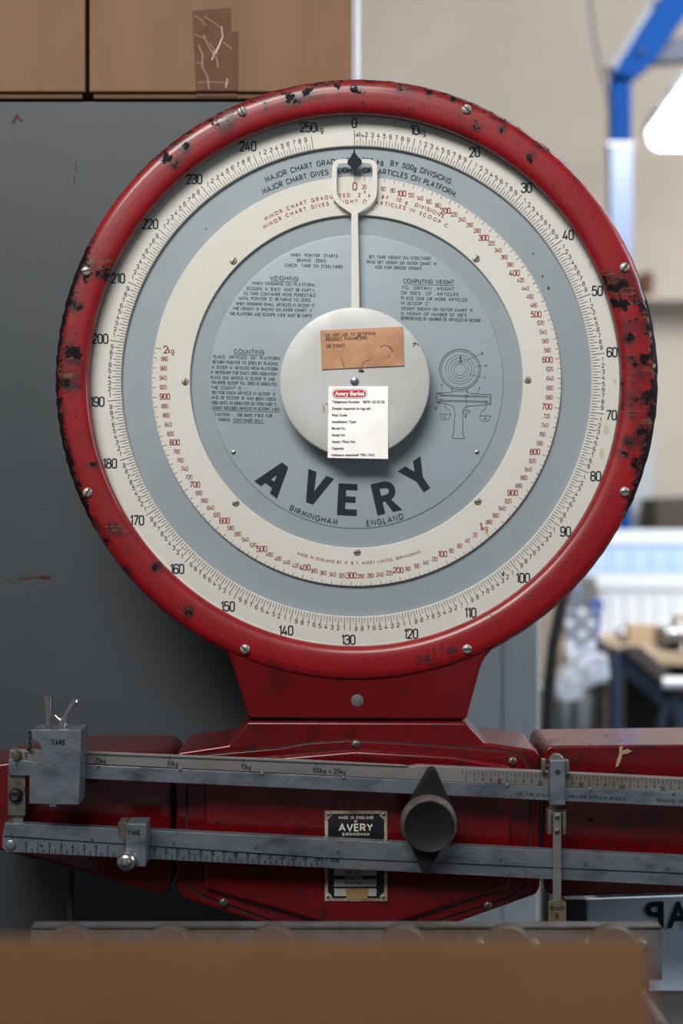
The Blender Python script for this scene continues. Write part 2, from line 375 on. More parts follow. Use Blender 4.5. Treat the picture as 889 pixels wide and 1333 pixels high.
# bezel
prof = [(342.0, -.018), (342.5, -.0215), (343.8, -.0243), (346.5, -.0267), (351, -.0283), (357, -.0291), (366, -.0294), (375, -.0289), (380.5, -.0274), (384.5, -.0243), (387.3, -.0190), (388.8, -.0115), (389, .004), (387, .012), (380, .016)]
prof = [(a, b*.8) for a, b in prof]
def ringY(r):
    for (a, ya), (b, yb) in zip(prof, prof[1:]):
        if a <= r <= b: return ya + (yb-ya)*(r-a)/max(b-a, 1e-6)
    return -.02
SP = [(290,160,16),(303,150,10),(215,205,12),(228,214,10),(135,350,17),(110,345,22),(95,460,18),(88,500,18),(150,570,6),(150,690,13),(141,702,9),(202,738,8),(165,740,7),(243,797,9),
      (800,372,16),(812,372,12),(790,365,12),(838,395,14),(800,395,9),(850,470,12),(820,440,9),(806,500,8),(835,560,13),(818,575,10),(240,190,9),(345,137,9),(440,112,8),(590,128,9),(655,172,9),(828,385,18),(812,395,12),(848,420,12),(838,468,9),(822,468,9),(842,520,15),(826,520,13),(845,545,12),(822,540,8),(829,600,12),(812,592,7),(838,600,9),
      (690,205,10),(520,112,11),(470,118,9),(380,128,13),(400,120,9),(620,165,9),(640,802,7),(615,770,5),(690,775,5),(812,640,6),(120,605,9),(560,118,10),(95,395,15)]
def ringwear(co):
    r = math.hypot(co.x-CX, co.z-CZ)/S; th = math.degrees(math.atan2(co.x-CX, co.z-CZ)) % 360
    k = D/(D+co.y); px = 444.5 + co.x/S*k; py = 666.5 - (co.z-ZC)/S*k
    e = max(0, min(1, (r-372)/14)); v = .08
    def seg(a, b, f=8): 
        d = min((th-a) % 360, (b-th) % 360) if (th-a) % 360 <= (b-a) % 360 else -1
        return 0 if d < 0 else min(1, d/f)
    v += e*(.95*seg(236, 303) + .85*seg(66, 122) + .52*seg(300, 60, 15) + .1)
    if 262 < r: v += .36*seg(62, 118, 12)*(1-e) + .22*seg(240, 300, 12)*(1-e) + .20*seg(310, 60, 12)*(1-e)
    for a, b, c in SP:
        d = math.hypot(px-a, py-b)/c
        if d < 1.3: v = max(v, .74*(1-d/1.3)**.6 + .16)
    return v
N_ = 420; m_ = len(prof)
# refine the profile between its points so that the wear attribute has room
fine = []
for (a, ya), (b, yb) in zip(prof, prof[1:]):
    n = max(1, int(math.hypot(a-b, (ya-yb)/S)/3))
    fine += [(a+(b-a)*i/n, ya+(yb-ya)*i/n) for i in range(n)]
fine.append(prof[-1])
B = M(); vs = []; m_ = len(fine)
for i in range(N_):
    t = 2*math.pi*i/N_; th = math.degrees(t)
    for r, y in fine:
        rr = r
        if r > 384:                                    # battered outer edge
            j = .9*math.sin(th*1.7) * math.sin(th*.53+1)
            if 62 < th < 118: j += 1.2*math.sin(th*1.1)*math.sin(th*.37) + 1.0
            if 240 < th < 300: j += 1.1*math.sin(th*2.3)
            rr += j*.4
        vs.append((CX + rr*S*math.sin(t) - 2.0*S*max(0, min(1, (385-r)/43)), y, CZ + rr*S*math.cos(t)))
B.add(vs, [(i*m_+k, ((i+1) % N_)*m_+k, ((i+1) % N_)*m_+k+1, i*m_+k+1) for i in range(N_) for k in range(m_-1)])
bezel = B.build('bezel', RED, scale, smooth=50, wear=ringwear)
B = M(); gn = 220
for i in range(gn):
    t = 2*math.pi*i/gn
    for r_, y_, dx in ((342.4, -.0150, -2), (344.6, -.0043, -3.5), (352, -.0042, -3.5)): B.v.append(Vector((CX + (r_*math.sin(t) + dx)*S, y_, CZ + (r_*math.cos(t) + .3)*S)))
B.f = [(3*i+k, 3*((i+1) % gn)+k, 3*((i+1) % gn)+k+1, 3*i+k+1) for i in range(gn) for k in (0, 1)]; B.mi = [0]*len(B.f)
B.build('gasket', BLACK, bezel, label='black rubber gasket')
B = M()   # marker pen date
def yr(x, y): 
    Yq = -.0240
    for _ in range(2):
        w0 = W(x, y, Yq); Yq = ringY(math.hypot(w0.x-CX, w0.z-CZ)/S)
    return Yq - .0006
def pen(B, pl, sw):
    for l in pl: ribbon(B, [Vector(p) for p in l], False, sw, yr)
pen(B, [[(541,857),(544,854),(547,855),(546,859),(543,864),(549,862)], [(552,853),(551,859),(556,858)], [(557,852),(557,863)], [(555,855),(558,853),(559,864)], [(564,843),(566,858)], [(574,838),(576,860)],
        [(585,843),(582,846),(583,850),(587,848),(588,843),(585,842)], [(588,844),(588,856)], [(592,842),(590,845),(591,848),(594,847),(594,843),(592,842)]], 1.3)
pen(B, [[(552,862),(562,858),(580,866),(590,862)], [(557,866),(570,862)]], .6)
B.build('handwritten_date', INK, bezel)
# back drum and door
M().lathe((CX, CZ), [(379*S, .014), (379*S, .09), (360*S, .11)], 120).build('drum_housing', REDC, scale, wear=lambda c: 0)

# charts
def annulus(name, r0, r1, y0, y1, m, parent, n=220, bev=.0006):
    return M().lathe((CX, CZ), [(r0*S, y1), (r0*S, y0+bev), (r0*S+bev, y0), (r1*S-bev, y0), (r1*S, y0+bev), (r1*S, y1)], n, cap=False).build(name, m, parent, smooth=30)
YM, YS, YN, YP = -.0040, 0.0, -.0036, -.0014
outer = annulus('major_chart', 305.5, 349.5, YM, .0005, WHITE, scale)
slate = M().lathe((CX, CZ), [(345*S, YS), (345*S, .012)], 200).build('slate_backing', SLATE, scale)
minor = annulus('minor_chart', 216, 266, YN, .0005, WHITE, scale)
plate = M().lathe((CX, CZ), [(188*S, YP), (190.5*S, YP+.0004), (192*S, YS+.0002)], 220).build('instruction_plate', SLATE2, scale, smooth=25)
pt = W(464, 497)
# recompute centre so rings project on the right pixels at their own depth
E = .00025
# major scale: 1.4 degrees a kilogram
OFF = -.5
def pol(r, deg, Y):
    a = R(deg); x = CX + r*S*math.sin(a); z = CZ + r*S*math.cos(a); k = D/(D+Y)
    return 444.5 + x/S*k, 666.5 - (z-ZC)/S*k
B = M(); ym = YM - E
def tick(B, r0, r1, deg, sw, Y):
    ribbon(B, [Vector(pol(r0, deg, Y)), Vector(pol(r1, deg, Y))], False, sw, Y)
for i in range(0, 501):
    deg = OFF + i*.7
    if i % 20 == 0: tick(B, 306.3, 324 if i else 326, deg, .75, ym)
    elif i % 2 == 0: tick(B, 306.3, 317, deg, .62, ym)
    else: tick(B, 306.3, 313, deg, .6, ym)
tag(B.build('scale_ticks', INK, outer), kind='stuff')
B = M()
for kg in range(0, 251):
    deg = OFF + kg*1.4
    if kg % 10 == 0:
        x, y = pol(335.5, deg, ym); x -= 1.8 if kg > 10 and kg != 250 else 0
        s_ = str(kg)
        if kg in (10, 250):
            text(B, s_, x-3 if kg == 10 else x-1.5, y+5.9, 11.8, 1.8, ym, align='c', gap=.15); text(B, 'kg', x+(3.5 if kg == 10 else 10), y+5.9, 7.6, 1.1, ym, align='l', xs=1.05)
        else: text(B, s_, x, y+5.9, 11.8, 1.8, ym, align='c', gap=.15)
    else:
        x, y = pol(320.6, deg, ym)
        if kg == 1:
            text(B, '1', x-1.2, y+2.4, 5.6, .85, ym, align='c'); text(B, 'kg', x+1, y+2.4, 3.2, .5, ym, align='l')
        else: text(B, str(kg % 10), x, y+2.7, 5.3, .8, ym, align='c', xs=1.15)
x, y = pol(319, OFF+.7, ym); text(B, '500', x, y+1, 2.6, .4, ym, align='c'); text(B, 'g', x, y-2, 2.6, .4, ym, align='c')
B.build('kilogram_numerals', INK, outer)
# slate lettering
B = M(); ys = YS - E
c_ = pol(0, 0, ys)
arctext(B, 'MAJOR CHART GRADUATED 250 kg  BY 500g DIVISIONS.', *c_, 285, R(-24.3), R(25.6), 6.3, 1.1, ys, gap=.26)
arctext(B, 'MAJOR CHART GIVES WEIGHT  OF  ARTICLES ON PLATFORM.', *c_, 272.5, R(-26.3), R(28.1), 6.3, 1.1, ys, gap=.26)
B.build('ring_lettering', INK, slate)
# minor scale
B = M(); T = M(); yn = YN - E
for i in range(0, 201):
    gr = i*10; deg = OFF + gr*.14
    big = gr % 100 == 0; mid = gr % 20 == 0
    r1 = 266 - (8.5 if gr in (0, 1000, 2000) else 6.5 if big else 5 if mid else 2.5)
    tick(T, 265.3, r1, deg, .6 if mid else .55, yn)
    if mid and gr != 40 or gr == 40 and False:
        v = gr % 1000; h = 7.0 if big else 5.2; sw = 1.1 if big else .68
        s_ = str(v)
        if gr in (1000, 2000): s_ = str(gr//1000); h = 9; sw = 1.3
        if gr == 0: h = 9.4; sw = 1.4
        _, tot = layout(s_, .16); wd = tot*h*.95
        a = R(deg); rr = 266 - (8 if mid else 6) - 2.5 - (abs(math.sin(a))*wd/2 + abs(math.cos(a))*h/2) - (2.5 if gr in (0, 1000, 2000) else 0)
        rr = {0: 253.3, 1000: 248, 2000: 251}.get(gr, rr)
        x, y = pol(rr, deg, yn)
        text(B, s_, x, y+h/2, h, sw, yn, align='c', gap=.16, xs=1.06 if big else .95)
        if gr in (1000, 2000): text(B, 'kg', x+wd/2+1.5, y+h/2+.5, 7.2, .9, yn)
        if gr == 20: text(B, 'g', x+.5, y+h/2+4.5, 4, .5, yn, align='c')
tag(T.build('scale_ticks', REDINK, minor), kind='stuff')
c_ = pol(0, 0, yn)
arctext(B, 'MINOR CHART GRADUATED  2  kg  BY  10 g  DIVISIONS.', *c_, 240.6, R(-29.6), R(28.4), 4.3, .8, yn, gap=.3)
arctext(B, 'MINOR CHART GIVES WEIGHT OF ARTICLES IN SCOOP C.', *c_, 232.2, R(-31.2), R(31.0), 4.3, .8, yn, gap=.3)
arctext(B, 'MADE IN ENGLAND BY W. & T. AVERY LIMITED, BIRMINGHAM', *c_, 238, R(180+18.9), R(180-20.4), 3.4, .6, yn, inside=True, gap=.4)
B.build('gram_numerals_and_lettering', REDINK, minor)
# instruction plate lettering
B = M(); yp = YP - E; LA = R(1.7)
def ln(s_, x0, x1, y, h=3.7, sw=.62): text(B, s_, x0, y, h, sw, yp, width=x1-x0, ang=LA, gap=.3)
for s_, x0, x1, y in [
    ('WHEN  POINTER  STARTS', 378.5, 439, 333.5), ('BEHIND  ZERO', 387, 424, 340.5), ('CHECK  TARE ON STEELYARD', 371, 445.5, 347),
    ('WHEN WEIGHING ON PLATFORM,', 328, 410.5, 370.3), ("SCOOPS 'A','B'&'C' MUST BE EMPTY,", 321, 410, 377.3), ("TO TARE CONTAINER MOVE POISES'F'&'G'", 316.5, 411.5, 383.7),
    ("UNTIL POINTER 'D' RETURNS TO ZERO.", 311, 405, 390), ("WHEN WEIGHING SMALL ARTICLES IN SCOOP 'C'", 307, 410, 396.8), ("THE WEIGHT IS SHOWN ON INNER CHART 'J'.", 303, 407, 403.2),
    ("THE PLATFORM AND SCOOPS 'A'&'B' MUST BE EMPTY.", 299, 407, 410),
    ('PLACE  ARTICLES  ON  PLATFORM', 278, 364, 466), ('RETURN POINTER TO ZERO BY PLACING', 277, 361, 473), ("IN SCOOP 'A' ARTICLES FROM PLATFORM", 276, 361, 479.7), ('IF NECESSARY FOR EXACT ZERO INDICATION', 275, 360, 486.3),
    ("PLACE ONE ARTICLE IN SCOOP 'B' AND", 274.5, 357.5, 493), ('TRAVERSE SCOOP TILL ZERO IS INDICATED', 274.5, 359.5, 499.5), ('THE COUNT IS :-', 274.5, 320, 506), ("100 FOR EACH ARTICLE IN SCOOP 'A'", 275.5, 359, 512.5),
    ("AND (IF SCOOP 'B' HAS BEEN USED)", 275.5, 359, 519), ("ODD UNITS AS INDICATED ON STEELYARD 'E'.", 276, 361, 525.8), ("COUNT INCLUDES ARTICLES IN SCOOPS 'A'&'B'", 277, 364, 532.3),
    ("CAUTION :-  USE BARS 'F'&'G' FOR", 280, 354, 541), ('TARING  CONTAINER ONLY.', 284, 343, 548),
    ('SET TARE WEIGHT ON STEELYARD', 480, 560, 336), ("READ NET WEIGHT ON OUTER CHART 'H'.", 477.5, 569.5, 342.7), ('ADD FOR GROSS WEIGHT.', 488, 550, 349.5),
    ('TO  OBTAIN  WEIGHT', 523, 591, 376), ("OF 100'S  OF  ARTICLES,", 522.5, 598, 383), ('PLACE ONE OR MORE ARTICLES', 522.3, 608, 389.8), ("IN SCOOP 'C'.", 522.3, 560, 396.3), ("WEIGHT SHOWN ON OUTER CHART 'H'", 522.3, 616, 403.2),
    ("IS WEIGHT OF NUMBER OF 100'S", 522, 607, 409.8), ('REPRESENTED BY NUMBER OF ARTICLES IN SCOOP.', 522, 626, 416)]: ln(s_, x0, x1, y)
for s_, x0, x1, y in [('WEIGHING', 351.5, 388, 364), ('COUNTING', 305, 343.5, 459.7), ('COMPUTING WEIGHT', 525.5, 590.5, 368)]:
    ln(s_, x0, x1, y, 4.9, .8); ribbon(B, [Vector((x0, y+1.8)), Vector((x1, y+1.8+(x1-x0)*math.tan(LA)))], False, .5, yp)
for x0, x1, y in [(277, 364, 534), (303, 344, 550)]: ribbon(B, [Vector((x0, y)), Vector((x1, y+(x1-x0)*math.tan(LA)))], False, .5, yp)
B.build('instruction_lettering', INK, plate)
# maker's name, in five heavy letters
def quads(ch):
    if ch == 'A': return .9, [[(0,0),(.26,0),(.57,1),(.32,1)], [(.9,0),(.62,0),(.32,1),(.57,1)], [(.16,.17),(.74,.17),(.68,.37),(.22,.37)]]
    if ch == 'V': return .86, [[(0,1),(.27,1),(.54,0),(.31,0)], [(.86,1),(.6,1),(.31,0),(.54,0)]]
    if ch == 'E': return .6, [[(0,0),(.25,0),(.25,1),(0,1)], [(.2,.8),(.6,.8),(.6,1),(.2,1)], [(.2,.41),(.56,.41),(.56,.6),(.2,.6)], [(.2,0),(.62,0),(.62,.2),(.2,.2)]]
    if ch == 'R': return .78, [[(0,0),(.25,0),(.25,1),(0,1)], [(.28,.5),(.5,.44),(.8,0),(.5,0)]]
    return .86, [[(0,1),(.29,1),(.56,.44),(.31,.4)], [(.86,1),(.58,1),(.31,.44),(.55,.4)], [(.31,0),(.56,0),(.56,.5),(.31,.5)]]
B = M()
for ch, cx, cy, deg in [('A', 358.5, 621.5, 38), ('V', 410.5, 636, 21.5), ('E', 452, 650.3, 3), ('R', 502.5, 647.3, -13), ('Y', 544, 621, -34)]:
    w_, qs = quads(ch); h = 41.5; a = R(deg); ca, sa = math.cos(a), math.sin(a)
    def tr(p): 
        u, v_ = (p[0]-w_/2)*h, (p[1]-.5)*h
        return Vector((cx + u*ca + v_*sa, cy + u*sa - v_*ca))
    for iq, qd in enumerate(qs): B.add([W(*tr(p), yp - .00006*iq) for p in qd], [(0, 1, 2, 3)])
    if ch == 'R': ribbon(B, [tr(p) for p in fillet([(.1,.9),(.62,.9,.25),(.62,.48,.25),(.1,.48)], False, 5)], False, .2*h, yp - .0002)
text(B, '', 0, 0, 1, 1, yp)
B.build('maker_name_lettering', INK, plate)
B = M(); arctext(B, 'BIRMINGHAM   ·   ENGLAND', *pol(0, 0, yp), 188, R(180+27.6), R(180-19), 6.4, 1.15, yp, inside=True, gap=.36)
B.build('town_lettering', INK, plate)
# little diagram
B = M(); K = .135
def dg_(x, y): return Vector((540 + x*K, 430 + y*K))
def circ(x, y, r, sw=.45): ribbon(B, [dg_(x + r*math.cos(2*math.pi*i/40), y + r*math.sin(2*math.pi*i/40)) for i in range(40)], True, sw, yp)
def pl(pts, sw=.5, cl=False): ribbon(B, [dg_(*p) for p in pts], cl, sw, yp)
for r, sw in ((196, .8), (178, .5), (140, .4), (113, .4), (84, .4), (57, .4)): circ(435, 378, r, sw)
pl([(440,320),(440,255)], .6); B.add([W(*dg_(*p), yp) for p in [(440,243),(449,260),(440,275),(431,260)]], [(0,1,2,3)])
pl([(432,315),(432,280),(440,270),(448,280),(448,315)], .4)
pl([(360,562),(352,575),(360,592),(350,600),(205,605),(205,695),(300,708),(370,730),(388,790),(372,1005),(355,1028),(366,1040),(468,1045),(480,1030),(464,1010),(462,780),(480,745),(520,730),(735,715),(735,620),(520,608),(498,592),(508,578),(498,562)], .6)
pl([(360,588),(500,592)], .4); pl([(235,610),(220,610),(220,690),(240,690)], .6); pl([(705,640),(722,640),(722,705),(700,705)], .6)
for y0, y1 in ((622, 634), (632, 645), (672, 684), (682, 696)): pl([(245,y0),(700,y1)], .5)
for x, y, r in ((250,620,13),(497,635,13),(246,676,13),(687,693,13)): circ(x, y, r, .5)
pl([(497,650),(497,770)]); pl([(293,715),(297,745),(335,775),(345,810)]); pl([(690,715),(688,745),(640,790),(630,825)])
def scoop(x0, x1, y, d): pl([(x0, y), (x1, y)] + [((x0+x1)/2 + (x1-x0)/2*math.cos(t*math.pi/10), y + d*math.sin(t*math.pi/10)) for t in range(11)], .5)
scoop(243, 345, 808, 55); scoop(625, 730, 825, 55); scoop(462, 525, 772, 32)
for ch, x, y in (('D',650,222),('H',685,342),('J',672,455),('F',262,532),('E',625,563),('G',200,750),('C',288,835),('A',677,850),('B',490,828)):
    p = dg_(x, y); text(B, ch, p.x, p.y+1.6, 3.2, .6, yp, align='c')
pl([(630,230),(450,305)], .35); pl([(660,342),(592,345)], .35); pl([(660,455),(525,425)], .35); pl([(265,550),(255,595)], .35); pl([(615,585),(575,640)], .35); pl([(212,735),(240,700)], .35)
B.build('scale_diagram', INK, plate)
# grime flecks on the charts
B = M()
for x, y, r, Y in [(268,298,1.6,ys),(694,330,1.3,ys),(706,360,2,ys),(714,375,2.2,ys),(655,748,2.6,ym)]:
    B.add([W(x + r*random.uniform(.4, 1)*math.cos(t), y + 1.5*r*random.uniform(.4, 1)*math.sin(t), Y-.0001) for t in [i*.9 for i in range(7)]], [tuple(range(7))])
tag(B.build('grime_flecks', mat('grime', (84, 62, 40), .8), slate), kind='stuff')
STAIN = mat('pale_stain', (196, 184, 160), .5)
B = M()
for x, y, r in [(181,306,8),(768,345,6),(800,497,5),(789,560,8),(783,590,7)]:
    B.add([W(x + r*.6*random.uniform(.6, 1)*math.cos(t), y + r*random.uniform(.7, 1)*math.sin(t), ym) for t in [i*.52 for i in range(12)]], [tuple(range(12))])
tag(B.build('damp_stains', STAIN, outer), kind='stuff')

# screws: one mesh, copied
def screw_mesh(r, name='screw', slotang=.9, dome=.45):
    B = M(); B.lathe((0, 0), [(r*.3, -r*dome), (r*.7, -r*dome*.85), (r*.93, -r*dome*.45), (r, 0), (r, .002)], 20)
    me = bpy.data.meshes.new(name)
    me.from_pydata([tuple(v) for v in B.v], [], B.f); me.materials.append(SCREW); finish(me, 35)
    c, s_ = math.cos(slotang), math.sin(slotang); w_ = r*.13; l = r*.9; yq = -r*dome - .0002
    sl = bpy.data.meshes.new('slot')
    pts = [(-l, -w_), (l, -w_), (l, w_), (-l, w_)]
    pts = [(x*c - z*s_, z*c + x*s_) for x, z in pts]
    sl.from_pydata([(x, yq, z) for x, z in pts] + [(x, -.0002, z) for x, z in pts], [], [(0,1,2,3), (4,7,6,5), (0,4,5,1), (1,5,6,2), (2,6,7,3), (3,7,4,0)]); sl.materials.append(SLOT)
    return me, sl
def screws(spots, r, parent, Y, m=None, dome=.45):
    for (x, y, a) in spots:
        Yq = Y(x, y) if callable(Y) else Y
        me, sl = screw_mesh(r*S, slotang=a, dome=dome)
        if m: me.materials.clear(); me.materials.append(m)
        o = link('screw', me, parent, W(x, y, Yq)); link('slot', sl, o)
screws([(315,145,-1.1),(607,142,-.7),(813,348,.9),(813,640,.1),(608,845,0),(319,845,-.8),(114,641,1.1),(112,353,.2)], 6.3, scale, lambda x, y: yr(x, y) - .0002)
screws([(460.5,115,.3)], 5, scale, lambda x, y: yr(x, y), DARK)
screws([(304,340,1.2),(620,337,.9),(241,497,1.5),(687,495,-.9),(307,655,.3),(622,653,.1),(465,719,.1)], 4.9, minor, YN, dome=.14)
screws([(304,589,.3),(621,589,.2)], 3, plate, YP, CHROME, dome=.3)
# pointer
Yp0 = -.0105; ptr = M()
def stroke_loop(outer_, inner_): 
    n = len(outer_); P = [W(*p, Yp0) for p in outer_] + [W(*p, Yp0) for p in inner_]
    Q = [p + Vector((0, .0016, 0)) for p in P]; m2 = 2*n
    fs = [(i, i+1, n+i+1, n+i) for i in range(n-1)] + [(m2+i, m2+n+i, m2+n+i+1, m2+i+1) for i in range(n-1)]
    fs += [(i, m2+i, m2+i+1, i+1) for i in range(n-1)] + [(n+i, n+i+1, m2+n+i+1, m2+n+i) for i in range(n-1)]
    fs += [(0, n, m2+n, m2), (n-1, m2+n-1, m2+2*n-1, 2*n-1)]
    ptr.add(P + Q, fs)
o1 = [(453,207),(441,207),(434.5,210),(432,217),(432,250),(434,259),(441,267),(450,273),(456,277),(461.5,279)]
i1 = [(453,212.5),(443,212.5),(439,215),(438.2,220),(438.2,250),(440,257),(444,262),(450,266),(456,268),(461.5,268.5)]
def chaikin(p):
    for _ in range(2):
        q_ = [p[0]]
        for a, b in zip(p, p[1:]): q_ += [(a[0]*.75+b[0]*.25, a[1]*.75+b[1]*.25), (a[0]*.25+b[0]*.75, a[1]*.25+b[1]*.75)]
        p = q_ + [p[-1]]
    return p
o1, i1 = chaikin(o1), chaikin(i1)
stroke_loop(o1, i1); mir = lambda l: [(923-x, y) for x, y in l]
stroke_loop(mir(o1)[::-1], mir(i1)[::-1])
pointer = ptr.build('pointer', CREAM, scale, smooth=0)
M().prism([(457.2,277),(466.2,277),(468.2,405),(456.8,405)], Yp0-.001, Yp0+.0018).build('stem', CREAM, pointer, bevel=.0008)
curve = [(461,191.5),(462.5,199),(466,204),(470.7,208.5),(471,213),(466.5,217),(463.5,222),(461.8,229.5),(460.2,222),(457,217),(452.3,213),(452.6,208.5),(456.5,204),(459.5,199)]
M().prism(curve, Yp0-.0018, Yp0-.0002).build('pointer_tip', INK, pointer, label='black diamond tip')
# glass
M().lathe((CX, CZ), [(339.5*S, -.0142), (339.5*S, -.0132)], 160).build('dial_glass', GLASS, scale, label='clear dial glass')
# hub
h0 = W(461.5, 497.5, -.026)
hub = M().lathe((h0.x, h0.z), [(20*S, -.0262), (70*S, -.0261), (92*S, -.0258), (95*S, -.0250), (96.2*S, -.0235), (96.2*S, -.018)], 120).build('hub_disc', HUB, scale, smooth=30)
cs = W(461.5, 496.5, -.0262)
M().lathe((cs.x, cs.z), [(1.6*S, -.0295), (3.2*S, -.0292), (3.8*S, -.027), (5.6*S, -.0268), (6*S, -.026)], 20).build('centre_bolt', CHROME, hub)
B = M(); 
for x, y, r in [(469.5, 482.5, 3.4), (472, 483.5, 2.2)]:
    B.add([W(x + r*math.cos(t), y + .7*r*math.sin(t), -.0266) for t in [i*.8 for i in range(8)]], [tuple(range(8))])
pen2 = [[(537,447),(541,446),(545,449)], [(541,446),(538,451)], [(424,525),(428,528),(427,535),(431,540)], [(421,527),(422,537)], [(385,562),(393,568)]]
for l in pen2: ribbon(B, [Vector(p) for p in l], False, .9, -.0265)
tag(B.build('stain_marks', mat('brown_stain', (88, 64, 42), .8), hub), kind='stuff')
# neck and casings
def cw(c): return 0.0
neckpts = [(284,836),(296,852),(303,868),(323,936),(607,938),(626,868),(632,856),(646,840)] + [(464 + 366*math.sin(R(a)), 495 + 366*math.cos(R(a))) for a in range(27, -28, -3)]
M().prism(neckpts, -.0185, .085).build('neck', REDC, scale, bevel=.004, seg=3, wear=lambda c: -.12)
M().lathe((W(465,912,-.0187).x, W(465,912,-.0187).z), [(7.6*S, -.0189), (8*S, -.0187), (8*S, -.017)], 24).build('inspection_plug', mat('plug_grey', (78, 74, 78), .6), scale)
BT = .94
def casewear(c):
    k = D/(D+c.y); px = 444.5 + c.x/S*k; py = 666.5 - (c.z-ZC)/S*k
    v = 0
    if px > 700: v += .05
    if px > 690 and px < 770 and py < 1010: v += .1
    if py < 985: v += .05
    if c.y > -.02 and py < 985: v += .02
    return v
centre = [(231,979),(298,969),(322,939),(607,940),(632,967),(699,976),(703,984),(703,1156),(698,1165),(560,1214),(465,1244),(360,1210),(238,1170),(229,1158),(228,986)]
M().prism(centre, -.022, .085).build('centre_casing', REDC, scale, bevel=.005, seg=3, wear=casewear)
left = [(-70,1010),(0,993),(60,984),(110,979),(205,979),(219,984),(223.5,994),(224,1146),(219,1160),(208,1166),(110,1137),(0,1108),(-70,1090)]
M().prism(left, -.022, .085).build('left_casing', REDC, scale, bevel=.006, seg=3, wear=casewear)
right = [(710,976),(716,971),(960,968),(960,1160),(889,1163),(735,1168),(712,1164),(708,1156),(708,984)]
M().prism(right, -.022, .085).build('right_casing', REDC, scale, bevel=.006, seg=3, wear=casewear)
coverpts = [(256,983),(362,974),(400,967),(456,963.5),(520,967),(657,978),(680,985),(688,1000),(690,1020),(690,1132),(682,1155),(660,1170),(560,1202),(465,1230),(370,1206),(262,1166),(247,1152),(243,1135),(243,1000)]
B = M(); ribbon(B, [Vector(p) for p in coverpts], True, 2.3, -.0223); B.build('cover_seam', SLOT, scale)
cover = M().prism([(464 + (x-464)*.994, 1090 + (y-1090)*.992) for x, y in coverpts], -.0245, -.020).build('cover_plate', REDC, scale, bevel=.0012, wear=casewear)
M().prism([(266,1000),(345,987),(462,977),(590,984),(665,998),(665,1153),(500,1208),(440,1208),(266,1158)], -.0315, -.024).build('raised_panel', REDC, cover, bevel=.0066, seg=3, wear=casewear)
screws([(463,969,.3),(667,991,1.4),(291,1175,1.2),(635,1179,1.2)], 5.6, scale, -.0248, STEELD)
M().prism([(806,972),(811,971),(810,977),(817,975),(823,978),(816,981),(810,982),(808,990),(805,997),(801,999),(803,990),(806,981)], -.0226, -.0221).build('paint_loss', mat('bare_filler', (140, 116, 92), .8), scale, label='beige patch of lost paint on the right casing')
# hidden pedestal and platform
box_obj('column', (CX-.09, -.015, .06), (CX+.09, .075, .90), REDC, scale, bevel=.01, wear=cw)
box_obj('base_plate', (CX-.30, -.16, 0), (CX+.30, .15, .06), REDC, scale, bevel=.01, wear=cw)

# nameplate
npY = -.0330
npl = M().rect(422.7, 1055.6, 504.1, 1173.3, npY, -.0313).build('nameplate', mat('nameplate_rim', (176, 166, 150), .5, metal=.4, rgb2=(120, 104, 84), vscale=90), scale, bevel=.0003)
y2 = npY - .0003
M().prism([(432,1059.5),(494,1059.5),(494,1062),(500,1067),(500,1161),(494,1166),(494,1169),(432,1169),(432,1166),(427,1161),(427,1067),(432,1062)], y2, npY).build('black_field', mat('plate_black', (12, 14, 17), .4), npl)
B = M()
for y0, y1 in ((1120, 1127), (1130.6, 1140), (1144.8, 1154), (1156.5, 1166.5)): B.rect(435, y0, 490, y1, y2-.0002, y2)
B.build('number_strips', mat('plate_silver', (150, 146, 142), .5), npl)
B = M(); y3 = y2 - .0004
text(B, 'MADE IN ENGLAND', 441, 1066, 3.5, .6, y3, width=44.5, gap=.4); text(B, 'BY', 463.3, 1070.5, 2.6, .5, y3, align='c')
text(B, 'AVERY', 441.6, 1081.3, 8.3, 1.8, y3, width=43, gap=.25); text(B, 'BIRMINGHAM', 446, 1087.6, 3.3, .6, y3, width=34.5, gap=.4); text(B, 'NUMBER', 450, 1143.6, 2.6, .45, y3, width=22, gap=.4)
B.build('plate_lettering', mat('plate_white', (196, 190, 182), .5), npl)
B = M(); text(B, '3204  GLD', 450, 1137.5, 3.4, .6, y3, width=19); text(B, '5741113', 450, 1151.5, 3.4, .6, y3, width=19); B.build('stamped_numbers', ENGR, npl)
M().prism([(449.7,1157),(479.7,1156.5),(478,1170.5),(451,1171)], y3-.0002, y2).build('tape_patch', mat('masking_tape', (128, 100, 68), .7), npl)
screws([(427.5,1059.7,.5),(499.5,1060,.2),(426.7,1167,.5),(498.5,1167.5,.3)], 2.6, npl, y2)

# upper beam
ub = M().prism([(11,989),(110,995.5),(960,1036),(960,1053.5),(10.5,1009)], -.062, -.050).build('upper_beam', STEEL, scale, bevel=.0006, label='grey steel beam, the upper one, with a paler graduated strip')
M().prism([(12.4,976),(104,979.5),(400,991),(532,998.5),(545,996.5),(960,1017.5),(960,1036),(12,989)], -.0605, -.050).build('graduated_strip', STRIP, ub, bevel=.0006)
M().prism([(104,978),(400,989.5),(525,996),(532,998),(400,992.5),(104,981)], -.0625, -.0585).build('stop_rail', STRIP, ub, bevel=.0003)
def ubt(x): return 980 + (x-110)*.0437      # top edge
def ubm(x): return 995.5 + (x-110)*.0476
def ubb(x): return 1014 + (x-110)*.0465
B = M(); ye = -.0608; UA = math.atan(.046)
text(B, '0', 33, 985.5, 5.5, .8, ye)
for s_, x in (('25kg', 124), ('50kg', 218), ('75kg', 313)): text(B, s_, x, ubt(x)+12, 6, .8, ye, ang=UA, xs=.95)
text(B, '100kg x 25kg', 407, ubt(407)+12.5, 6, .8, ye, ang=UA, width=42)
